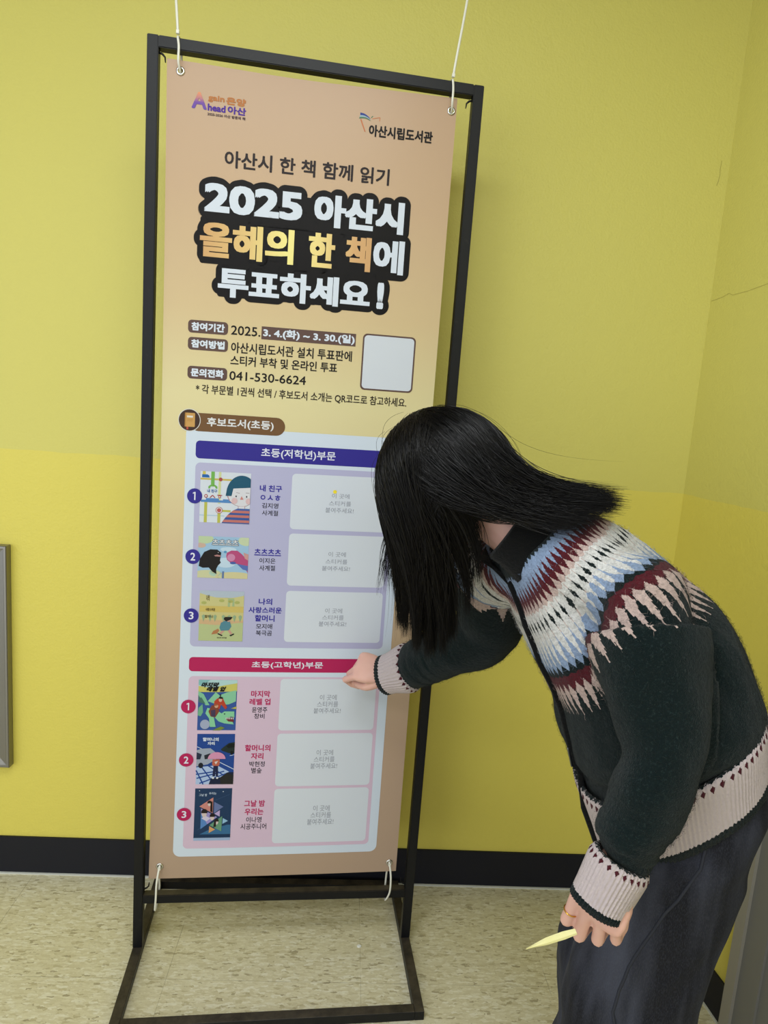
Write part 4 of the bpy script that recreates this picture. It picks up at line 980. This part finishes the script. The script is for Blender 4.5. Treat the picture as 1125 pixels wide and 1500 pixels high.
def rib_band(name, rings, nrib, amp, parent, mat, label=None, thick=0.005, drop=None):
    """rings from body to edge: (centre, X, Y, rx, ry, exponent)"""
    seg = nrib * 4; bm = bmesh.new(); uvl = bm.loops.layers.uv.new('rib'); rows = []; nr = len(rings)
    lay = list(rings) + [(r[0], r[1], r[2], r[3] - thick, r[4] - thick, r[5]) for r in reversed(rings)]
    for j, (c, X, Y, a, b, e) in enumerate(lay):
        row = []
        for k in range(seg):
            t = 2*math.pi*k/seg; co_, si = math.cos(t), math.sin(t)
            wv_ = amp * (0.5 + 0.5*math.cos(2*math.pi*k/4)) * (1 if j < nr else 0)
            x = math.copysign(abs(co_)**(2/e), co_) * (a + wv_); y = math.copysign(abs(si)**(2/e), si) * (b + wv_)
            q = np.asarray(c) + np.asarray(X)*x + np.asarray(Y)*y
            if drop is not None: q = q + hang(drop[min(j, 2*nr - 1 - j)], co_)
            row.append(bm.verts.new(q))
        rows.append(row)
    vals = [j/(nr-1) for j in range(nr)]; vals += vals[::-1]
    M_ = len(rows)
    for j in range(M_):
        j2 = (j + 1) % M_
        for k in range(seg):
            k2 = (k+1) % seg
            f = bm.faces.new((rows[j][k], rows[j][k2], rows[j2][k2], rows[j2][k]))
            for lp, (kk, jj) in zip(f.loops, ((k, j), (k+1, j), (k+1, j2), (k, j2))): lp[uvl].uv = (kk/4, vals[jj])
    o = bm_obj(name, bm, mat, parent, True)
    if label: o['label'] = label
    return o
def cuff(wr0, wr1, r0, r1, Yh, nrib, label):
    T_ = unit(wr1 - wr0); X = unit(np.asarray(Yh) - T_*np.dot(T_, Yh)); Y = np.cross(T_, X); R = []
    for s in np.linspace(0, 1, 10):
        rr = np.interp(s, [0, 0.08, 0.25, 0.7, 1], [r0*0.94, r0*1.03, r0*1.02, r1*1.02, r1])
        R.append((wr0 + (wr1 - wr0)*s, X, Y, rr*1.08, rr*0.90, 2.2))
    return rib_band('cuff', R, nrib, 0.0026, sweater, M_rib, label)
cuff(V3(0.437, -0.735, 0.795), V3(0.408, -0.740, 0.731), 0.0382, 0.0358, (-0.8, -0.5, 0.2), 44, 'pale pink ribbed left cuff')
cuff(V3(0.262, -0.142, 0.811), V3(0.207, -0.101, 0.772), 0.0465, 0.0385, (-0.3, -0.5, -0.8), 40, 'pale pink ribbed right cuff')
# hem band
R = []
for s in np.linspace(0, 1, 10):
    t = 0.186 - 0.150*s
    c, (A, L, F) = spine_at(max(t, 0.0)); c = c + A * min(t, 0.0) * 0.49
    a, b, sh = prof(max(t, 0), TORSO); g = np.interp(s, [0, 0.1, 0.5, 1], [1.02, 1.03, 0.99, 0.96])
    tilt = math.radians(13 + 3*s); F_ = F*math.cos(tilt) - A*math.sin(tilt)
    R.append((c, F_, L, a*g, b*g*0.945, 2.25))
rib_band('hem_band', R, 150, 0.0024, sweater, M_rib, 'pale pink ribbed hem band', drop=[0.186 - 0.150*s for s in np.linspace(0, 1, 10)])
# zip down the front
def on_front(t, side=0.0, lift=0.002):
    c, (A, L, F) = spine_at(t); a, b, sh = prof(t, TORSO)
    o_ = Vector(c + F*0.32 + L*side); h = SW.ray_cast(o_, Vector(-F))
    return np.array(h[0]) + F*lift if h[0] is not None else c + F*(a + lift)
zp = [on_front(t) for t in np.linspace(0.10, 0.93, 34)]
c0, (A0, L0, F0) = spine_at(0.0)
zp = [np.array(R[k][0]) + np.array(R[k][1])*(R[k][3] + 0.004) + hang(0.186 - 0.150*k/9, 1.0) for k in (9, 6, 3)] + zp[2:]
bm = bmesh.new(); sweep(bm, zp, 0.0062, 10, 0.5, tuple(A0)); zipo = bm_obj('zipper', bm, M_blackknit, sweater, True)
bm = bmesh.new(); q = on_front(0.22, 0, 0.006); _, (Aq, Lq, Fq) = spine_at(0.22)
sweep(bm, [q, q - Aq*0.010 + Fq*0.002, q - Aq*0.024 + Fq*0.003 + V3(0, 0, -0.004)], [0.0045, 0.003, 0.0032], 10, 0.5)
bm_obj('zip_puller', bm, plain('gunmetal', '6A6C70', 0.3, 0.5, 0.9), sweater, True)['label'] = 'small metal zip puller'
# black stand-up collar, open at the throat
bm = bmesh.new(); rows = []
An = unit(0.55*unit(Nk - Md) + 0.45*unit(HC - Nk))
_, Lc, Fc = axes(An, L_ch)
for (h, ro, ) in ((-0.018, 0.070), (0.004, 0.0685), (0.022, 0.068), (0.038, 0.071), (0.043, 0.069), (0.038, 0.0655), (0.020, 0.0625), (0.0, 0.062), (-0.018, 0.062)):
    row = []
    for k in range(49):
        t = math.radians(14 + 332*k/48); front = math.cos(t)      # opening at the front
        dr = 0.012*max(0, front)**2
        row.append(bm.verts.new(Nk + Fc*(math.cos(t)*(ro*0.96 + dr) + 0.004) + Lc*math.sin(t)*ro*1.04 + An*(h - 0.014*max(0, front))))
    rows.append(row)
for a, b in zip(rows, rows[1:]):
    for k in range(48): bm.faces.new((a[k], a[k+1], b[k+1], b[k]))
for e in (0, 48): bm.faces.new([r[e] for r in rows])
bm_obj('collar', bm, M_blackknit, sweater, True)['label'] = 'black knit collar'

# ---- jeans
def denim_mat():
    m = N('washed_black_denim'); P = m.obj()
    fade_folds = m.ramp(m.noise(m.mapping(P, (15, 15, 2.0)), 1.0, 3, 0.55), [(0.40, 0.0), (0.68, 1.0)])  # washed fade; its upright streaks also stand in for fold shading
    c = m.mix(m.math('MULTIPLY', fade_folds, 0.9), '14151C', '434654')
    weave = m.noise(m.mapping(P, (900, 900, 240)), 1.0, 2, 0.6)
    c = m.mix(m.math('MULTIPLY', m.ramp(weave, [(0.45, 0.0), (0.75, 1.0)]), 0.11), c, '6C7080')
    m.col(c); m.rough(0.85, 0.2); m.b.inputs['Sheen Weight'].default_value = 0.02
    m.bump(weave, 0.35, 0.0008); return m.m
M_denim = denim_mat(); M_stitch = plain('denim_seam', '2E3039', 0.85, 0.2)
jn = bmesh.new()
R = []
for t, a, b in ((0.34, 0.104, 0.146), (0.2, 0.104, 0.150), (0.08, 0.105, 0.154), (0.0, 0.107, 0.160)):
    c, (A, L, F) = spine_at(t); R.append((c, F, L, a, b, 2.3))
c, (A, L, F) = spine_at(0.0)
for dz, a, b, dx in ((0.05, 0.096, 0.164, -0.026), (0.10, 0.090, 0.160, -0.052)):
    R.append((c + V3(dx, 0, -dz), unit(F + V3(0, 0, 0.3)), L, a, b, 2.4))
ring_tube(jn, R, 40)
LEGS = []
for sd in (0, 1):
    q0, q1 = LEG_PTS[sd][0], LEG_PTS[sd][1]
    sweep(jn, [q0 + V3(0.006, 0.012 if sd == 0 else -0.012, 0.04), q0*0.65 + q1*0.35 + V3(-0.006, 0, 0), q1 + V3(-0.004, 0, 0)], [0.078, 0.080, 0.074], 24)
for LPT in LEG_PTS:
    path = catmull(LPT, 24); LEGS.append(path)
    rows_ = []
    for i, p_ in enumerate(path):
        f = i / 23; rr = np.interp(f, [0, 0.12, 0.25, 0.5, 0.75, 1], [0.076, 0.090, 0.091, 0.092, 0.095, 0.100])
        T_ = unit(path[min(i+1, 23)] - path[max(i-1, 0)]); X = unit(np.cross(T_, L_hip)); Y = np.cross(T_, X)
        rows_.append((p_, X, Y, rr * 1.04, rr * 0.86, 2.2))
    ring_tube(jn, rows_, 32)
jm = fuse(jn, 0.0055, 45, 0.5)
def jfold(co_, nr):
    q = co_
    s = (0.74 - q.z)
    d = 0.013 * noise.noise(Vector((q.x*11 + q.z*6, q.y*11 + 2, q.z*3.2))) + 0.007 * noise.noise(Vector((q.x*22 - q.z*18, q.y*20, q.z*9 + 5)))
    return d * min(1.0, max(0.25, s * 4))
displace(jm, jfold)
jeans = mesh_obj('jeans', jm, M_denim, person); jeans['label'] = 'loose washed black jeans'
JB = BVHTree.FromPolygons([v.co.copy() for v in jm.vertices], [tuple(p.vertices) for p in jm.polygons])
def stick(pts, bvh, lift):
    out = []
    for p in pts:
        h = bvh.find_nearest(Vector(p)); out.append(np.array(h[0] + h[1]*lift))
    return out
side = [p + unit(np.cross(unit(LEGS[0][min(i+1, 23)] - LEGS[0][max(i-1, 0)]), unit(np.cross((0, 0, 1), L_hip)))) * 0.0 + unit(L_hip*0.8 + V3(-0.5, 0, 0))*0.13 for i, p in enumerate(LEGS[0])]
side = [side[0] + V3(0.035, 0, 0.11), side[0] + V3(0.022, 0, 0.07), side[0] + V3(0.010, 0, 0.035)] + side
bm = bmesh.new(); sweep(bm, stick(side, JB, 0.0006), 0.0021, 8, 0.6); bm_obj('side_seam', bm, M_stitch, jeans, True)
c, (A, L, F) = spine_at(0.0)
pk = [(-0.13, 0.045, -0.02), (-0.13, 0.115, -0.02), (-0.13, 0.118, -0.09), (-0.13, 0.08, -0.118), (-0.13, 0.042, -0.09), (-0.13, 0.045, -0.02)]
pp = []
for a, b in zip(pk, pk[1:]):
    for k in range(6): pp.append(c + F*(a[0]) + L*(a[1]*(1-k/6) + b[1]*k/6) + A*(a[2]*(1-k/6) + b[2]*k/6))
bm = bmesh.new(); sweep(bm, stick(pp, JB, 0.0008), 0.0017, 8, 0.6); bm_obj('pocket_stitching', bm, M_stitch, jeans, True)

# ---- shoes
M_shoe = plain('black_canvas_shoe', '17181B', 0.7, 0.3, bump=(300, 0.1, 0.0006)); M_sole = plain('white_rubber_sole', 'C9C8C2', 0.6)
for an, f in ((V3(0.600, -0.648, 0), unit((-0.98, 0.12, 0))), (V3(0.617, -0.478, 0), unit((-0.97, 0.20, 0)))):
    l = np.cross((0, 0, 1), f); U3 = V3(0, 0, 1)
    bm = bmesh.new()
    rr = [(-0.075, 0.018, 0.045), (-0.068, 0.033, 0.062), (-0.04, 0.038, 0.075), (0.0, 0.039, 0.078), (0.05, 0.041, 0.06), (0.10, 0.045, 0.045), (0.14, 0.043, 0.036), (0.165, 0.033, 0.028), (0.178, 0.014, 0.018)]
    ring_tube(bm, [(an + f*x + U3*(0.018 + h/2), l, U3, wd, h/2 + 0.002, 2.6) for x, wd, h in rr], 24)
    sho = bm_obj('shoe', bm, M_shoe, person, True)
    bm = bmesh.new()
    ring_tube(bm, [(an + f*x + U3*0.012, l, U3, wd + 0.003, 0.012, 4) for x, wd, h in rr], 24)
    bm_obj('sole', bm, M_sole, sho, True)['label'] = 'white rubber sole'
# ---- gold ring on the left hand
pts, rad, d, ax = ltips[0]
a, b = pts[1], pts[3]; cc = a*0.45 + b*0.55; T_ = unit(b - a); X = unit(np.cross(T_, (0.3, 0.2, 1))); Y = np.cross(T_, X)
bm = bmesh.new(); sweep(bm, [cc + (X*math.cos(t) + Y*math.sin(t))*0.0091 for t in np.linspace(0, 2*math.pi, 33)], 0.0009, 8, ball=False)
bm_obj('ring', bm, plain('gold', 'D9A94A', 0.25, 0.5, 1.0), person, True)['label'] = 'thin gold ring'

# ------------------------------------------------------------------ hair
def hair_mat():
    m = N('black_hair'); m.col(m.mix(m.noise(m.obj(), 25, 2), '060506', '0F0C0C')); m.rough(0.33, 0.22); return m.m
M_hair = hair_mat()
RA = np.array([0.108, 0.092, 0.116])      # half axes of the hair's inner surface: forward, left, up
HC2 = HC + Uh*0.002 - Fh*0.002
E3 = np.stack([Fh, Lh, Uh])
def to_e(p): return ((p - HC2) @ E3.T) / RA
def from_e(q): return HC2 + (q * RA) @ E3
def strands(roots, t0, ends, tend, npt, k0=0.45, k1=0.4, push=1.02, jit=0.0, sw=None):
    """cubic strands kept outside the head"""
    ln = np.linalg.norm(ends - roots, axis=1, keepdims=True)
    c1, c2 = roots + t0*ln*k0, ends - tend*ln*k1
    s = np.linspace(0, 1, npt)[None, :, None]
    P = (1-s)**3*roots[:, None] + 3*(1-s)**2*s*c1[:, None] + 3*(1-s)*s*s*c2[:, None] + s**3*ends[:, None]
    n = len(roots)
    ph = rng.uniform(0, 6.28, (n, 1, 3)); fr = rng.uniform(3, 9, (n, 1, 1))
    P = P + np.sin(s*fr + ph) * (jit * s)
    q = to_e(P); r = np.linalg.norm(q, axis=2, keepdims=True)
    lim = push + rng.uniform(0, 0.07, (n, 1, 1))
    q = np.where(r < lim, q / np.maximum(r, 1e-6) * lim, q)
    P = from_e(q)
    # soften the kinks the push leaves
    for _ in range(3): P[:, 1:-1] = 0.25*P[:, :-2] + 0.5*P[:, 1:-1] + 0.25*P[:, 2:]
    return P
def strand_mesh(P, rad, name, parent):
    n, m, _ = P.shape
    T_ = np.gradient(P, axis=1); T_ /= np.linalg.norm(T_, axis=2, keepdims=True) + 1e-9
    ref = np.broadcast_to(np.array([0.31, 0.52, 0.79]), P.shape)
    X = np.cross(T_, ref); X /= np.linalg.norm(X, axis=2, keepdims=True) + 1e-9; Y = np.cross(T_, X)
    prof_ = np.interp(np.linspace(0, 1, m), [0, 0.1, 0.75, 1], [0.7, 1, 0.9, 0.15])[None, :, None]
    rr = rad[:, None, None] * prof_
    V = np.stack([P + (X*math.cos(a) + Y*math.sin(a))*rr for a in (0, 2*math.pi/3, 4*math.pi/3)], 2)     # n, m, 3, 3
    idx = np.arange(n*m*3).reshape(n, m, 3)
    quads = np.stack([np.stack([idx[:, :-1, k], idx[:, :-1, (k+1) % 3], idx[:, 1:, (k+1) % 3], idx[:, 1:, k]], -1) for k in range(3)], 2).reshape(-1, 4)
    me = bpy.data.meshes.new(name); me.vertices.add(n*m*3); me.vertices.foreach_set('co', V.reshape(-1))
    me.loops.add(quads.size); me.loops.foreach_set('vertex_index', quads.reshape(-1).astype(np.int32))
    me.polygons.add(len(quads)); me.polygons.foreach_set('loop_start', np.arange(0, quads.size, 4, dtype=np.int32))
    me.update(calc_edges=True); me.validate()
    return mesh_obj(name, me, M_hair, parent, True)
def roots(n, ok):
    out = []
    while len(out) < n:
        d = rng.normal(size=(4*n, 3)); d /= np.linalg.norm(d, axis=1, keepdims=True)
        out += list(d[ok(d)])
    return np.array(out[:n])
def tangent(q, want):
    nrm = q / RA; nrm = (nrm @ E3); nrm /= np.linalg.norm(nrm, axis=1, keepdims=True)
    w_ = np.asarray(want, float); w_ = np.broadcast_to(w_, nrm.shape)
    t = w_ - nrm*np.sum(w_*nrm, 1, keepdims=True); return t / (np.linalg.norm(t, axis=1, keepdims=True) + 1e-9)
ALL = []
down = V3(0, 0, -1)
def clumps(n, nc, spread):
    c = rng.integers(0, nc, n); return c
# near-side curtain: from the parting, over the near side of the head, hanging before the face and shoulder
nA = 4600
qA = roots(nA, lambda d: (d[:, 2] > -0.25) & (d[:, 1] > -0.12) & (d[:, 0] > -0.45) & ~((d[:, 0] > 0.62) & (d[:, 2] < 0.25)))
fa = np.clip((0.9 - qA[:, 0]) / 1.5 + rng.normal(0, 0.13, nA), 0, 1)      # 0 front .. 1 back
NCL = 15
cen = np.sort(np.clip(np.linspace(0.02, 0.98, NCL) + rng.normal(0, 0.016, NCL), 0, 1)); cl = np.clip((fa*NCL + rng.normal(0, 1.2, nA)).astype(int), 0, NCL - 1)
cdep, clen = rng.normal(0, 0.020, NCL), np.abs(rng.normal(0, 0.03, NCL))
loose = rng.random(nA) < 0.10
fa = np.where(loose, fa, cen[cl] + rng.normal(0, 0.009, nA))
C0, C1 = V3(0.180, -0.425, 0.985), V3(0.284, -0.485, 1.045)
up_ = clen[cl] + np.abs(rng.normal(0, 0.028, nA))
EA = C0 + (C1 - C0)*fa[:, None] + V3(0, 0, 1)*(up_ - 0.016 - 0.050*np.sin(np.pi*fa))[:, None] + rng.normal(0, 0.0022, (nA, 3)) + np.where(loose, rng.normal(0, 0.02, nA), cdep[cl])[:, None]*V3(0.1, -0.95, 0.1)
tA = tangent(qA, Lh*0.9 + Fh*0.25 - Uh*0.1)
PA = strands(from_e(qA*1.01), tA, EA, np.broadcast_to(unit((0.06, 0.0, -1)), EA.shape), 30, 0.42, 0.5, 1.02, 0.004)
ALL.append((PA, rng.uniform(0.00035, 0.00075, nA)))
# far-side curtain
nF = 650
qF = roots(nF, lambda d: (d[:, 2] > -0.2) & (d[:, 1] < 0.0) & (d[:, 0] > -0.3) & ~((d[:, 0] > 0.62) & (d[:, 2] < 0.25)))
ff = np.clip((0.9 - qF[:, 0]) / 1.3 + rng.normal(0, 0.15, nF), 0, 1)
EF = V3(0.160, -0.31, 1.02) + V3(0.06, 0.0, 0.03)*ff[:, None] + V3(0, 0, 1)*np.abs(rng.normal(0, 0.04, nF))[:, None] + rng.normal(0, 0.008, (nF, 3))
PF = strands(from_e(qF*1.01), tangent(qF, -Lh*0.9 + Fh*0.2), EF, np.broadcast_to(unit((0.05, 0, -1)), EF.shape), 28, 0.42, 0.5, 1.02, 0.004)
ALL.append((PF, rng.uniform(0.00035, 0.00075, nF)))
# hair lying back over the nape and the upper back
nB = 4600
qB = roots(nB, lambda d: (d[:, 0] < 0.25) & (d[:, 2] > -0.55) & (d[:, 0]*0.8 - d[:, 2]*0.3 < 0.1))
clb = rng.integers(0, 110, nB); cu = rng.uniform(-1, 1, (110, 2))
B0, B1, B2 = V3(0.400, -0.500, 1.238), V3(0.482, -0.520, 1.236), V3(0.400, -0.400, 1.250)
g = np.clip(0.55 + 0.5*cu[clb, 0] + rng.normal(0, 0.05, nB), 0, 1.08); h_ = np.clip(0.5*cu[clb, 1] + 0.5*(-np.sign(qB[:, 1])*np.abs(qB[:, 1])) + rng.normal(0, 0.15, nB), -0.6, 1)
EB = V3(0.385, -0.515, 1.205) + V3(0.095, -0.018, 0.036)*(g[:, None]**0.7) + V3(0.01, 0.10, 0.03)*(h_*(1 - 0.75*np.clip(g, 0, 1)))[:, None] + rng.normal(0, 0.006, (nB, 3))
tB = tangent(qB, -Fh*0.10 + Lh*0.15*np.sign(qB[:, 1:2]) - Uh*0.9)
PB = strands(from_e(qB*1.01), tB, EB, np.broadcast_to(unit((0.93, -0.28, -0.02)), EB.shape), 30, 0.34, 0.62, 1.02, 0.004)
for i in range(PB.shape[0]):
    for j in range(10, 30):
        h = SW.find_nearest(Vector(PB[i, j]), 0.09)
        if h[0] is not None:
            dd = (Vector(PB[i, j]) - h[0]).dot(h[1])
            if dd < 0.004: PB[i, j] = np.array(h[0] + h[1]*(0.004 + 0.010*((i*7919) % 100)/100))
for _ in range(2): PB[:, 1:-1] = 0.25*PB[:, :-2] + 0.5*PB[:, 1:-1] + 0.25*PB[:, 2:]
ALL.append((PB, rng.uniform(0.00035, 0.00075, nB)))
# flyaways
nW = 90
iw = rng.integers(0, nA, nW); PW = PA[iw].copy(); s = np.linspace(0, 1, 30)[None, :, None]
PW += rng.normal(0, 0.018, (nW, 1, 3))*s + np.sin(s*rng.uniform(2, 6, (nW, 1, 1)) + rng.uniform(0, 6, (nW, 1, 1)))*rng.normal(0, 0.007, (nW, 1, 3))
iw = rng.integers(0, nB, nW); PX = PB[iw].copy(); PX += (np.abs(rng.normal(0, 0.010, (nW, 1, 1)))*V3(0, 0, 1) + rng.normal(0, 0.008, (nW, 1, 3)))*s
ALL.append((np.concatenate([PW, PX]), np.full(2*nW, 0.00028)))
# wool fuzz standing off the cardigan
nZ = 26000
nv_ = len(sweater.data.vertices); cz = np.empty(nv_*3); sweater.data.vertices.foreach_get('co', cz); cz = cz.reshape(-1, 3)
nz_ = np.empty(nv_*3); sweater.data.vertices.foreach_get('normal', nz_); nz_ = nz_.reshape(-1, 3)
pick = rng.integers(0, nv_, nZ)
r3 = rng.normal(size=(nZ, 3)); tz = r3 - nz_[pick]*np.sum(r3*nz_[pick], 1, keepdims=True); tz /= np.linalg.norm(tz, axis=1, keepdims=True)
lz = rng.uniform(0.003, 0.0085, (nZ, 1)); sz = np.linspace(0, 1, 4)[None, :, None]
PZ = (cz[pick] + r3*0.001)[:, None] + (tz*lz)[:, None]*sz + (nz_[pick]*lz*rng.uniform(0.15, 0.6, (nZ, 1)))[:, None]*np.sin(sz*2.4)
# scalp cap under the strands
cap = bmesh.new(); bmesh.ops.create_uvsphere(cap, u_segments=48, v_segments=32, radius=1)
dl = [v for v in cap.verts if (v.co.x > 0.55 and v.co.z < 0.30) or (v.co.z < -0.35 and v.co.x > -0.35) or v.co.z < -0.75]
bmesh.ops.delete(cap, geom=dl, context='VERTS')
for v in cap.verts: v.co = Vector(from_e(np.array(v.co)[None] * 0.985)[0])
hair = bm_obj('hair', cap, M_hair, person, True); hair['label'] = 'long straight black hair'
for (P_, r_), nm in zip(ALL, ('front_locks', 'far_locks', 'back_locks', 'loose_hairs')):
    o = strand_mesh(P_, r_, nm, hair); o['kind'] = 'stuff'
fz = strand_mesh(PZ, np.full(nZ, 0.00016), 'wool_fuzz', sweater); fz['kind'] = 'stuff'
fz.data.materials.clear(); fz.data.materials.append(M_sweater)
uz = fz.data.uv_layers.new(name='yoke'); vi = np.empty(len(fz.data.loops), int); fz.data.loops.foreach_get('vertex_index', vi)
uz.data.foreach_set('uv', np.stack([ang[pick][vi // 12], dist[pick][vi // 12]], 1).ravel())
attach(person)

# ---- sticker sheet in the left hand
def sheet_mat():
    m = N('yellow_sticker_sheet'); m.col(m.mix(m.noise(m.obj(), 60, 2), 'E4DFA8', 'D9D291')); m.rough(0.5, 0.35); return m.m
s0 = np.array(ltips[0][0][-1]); 
a, b = V3(0.378, -0.752, 0.706), V3(0.318, -0.742, 0.674)
T_ = unit(b - a); Wd = unit(np.cross(T_, unit((0.1, -0.75, 0.66)))); Nn = np.cross(T_, Wd)
bm = bmesh.new(); rows = []
for k in range(13):
    f = k / 12; wd = np.interp(f, [0, 0.25, 0.6, 0.85, 1], [0.0034, 0.0045, 0.0040, 0.0017, 0.0005])
    cc = a + (b - a)*f + Nn*0.004*math.sin(math.pi*f*0.9)
    rows.append([bm.verts.new(cc + Wd*wd*x + Nn*(0.0022*x*x + th)) for x, th in ((-1, 0), (-0.4, 0), (0.3, 0), (1, 0), (1, 0.0004), (0.3, 0.0004), (-0.4, 0.0004), (-1, 0.0004))])
for r0, r1 in zip(rows, rows[1:]):
    for k in range(8): bm.faces.new((r0[k], r0[(k+1) % 8], r1[(k+1) % 8], r1[k]))
bm.faces.new(rows[0]); bm.faces.new(rows[-1][::-1])
tag(bm_obj('sticker_sheet', bm, sheet_mat(), None, False), 'narrow torn yellow sticker sheet held in the lowered hand with the gold ring', 'sticker sheet')
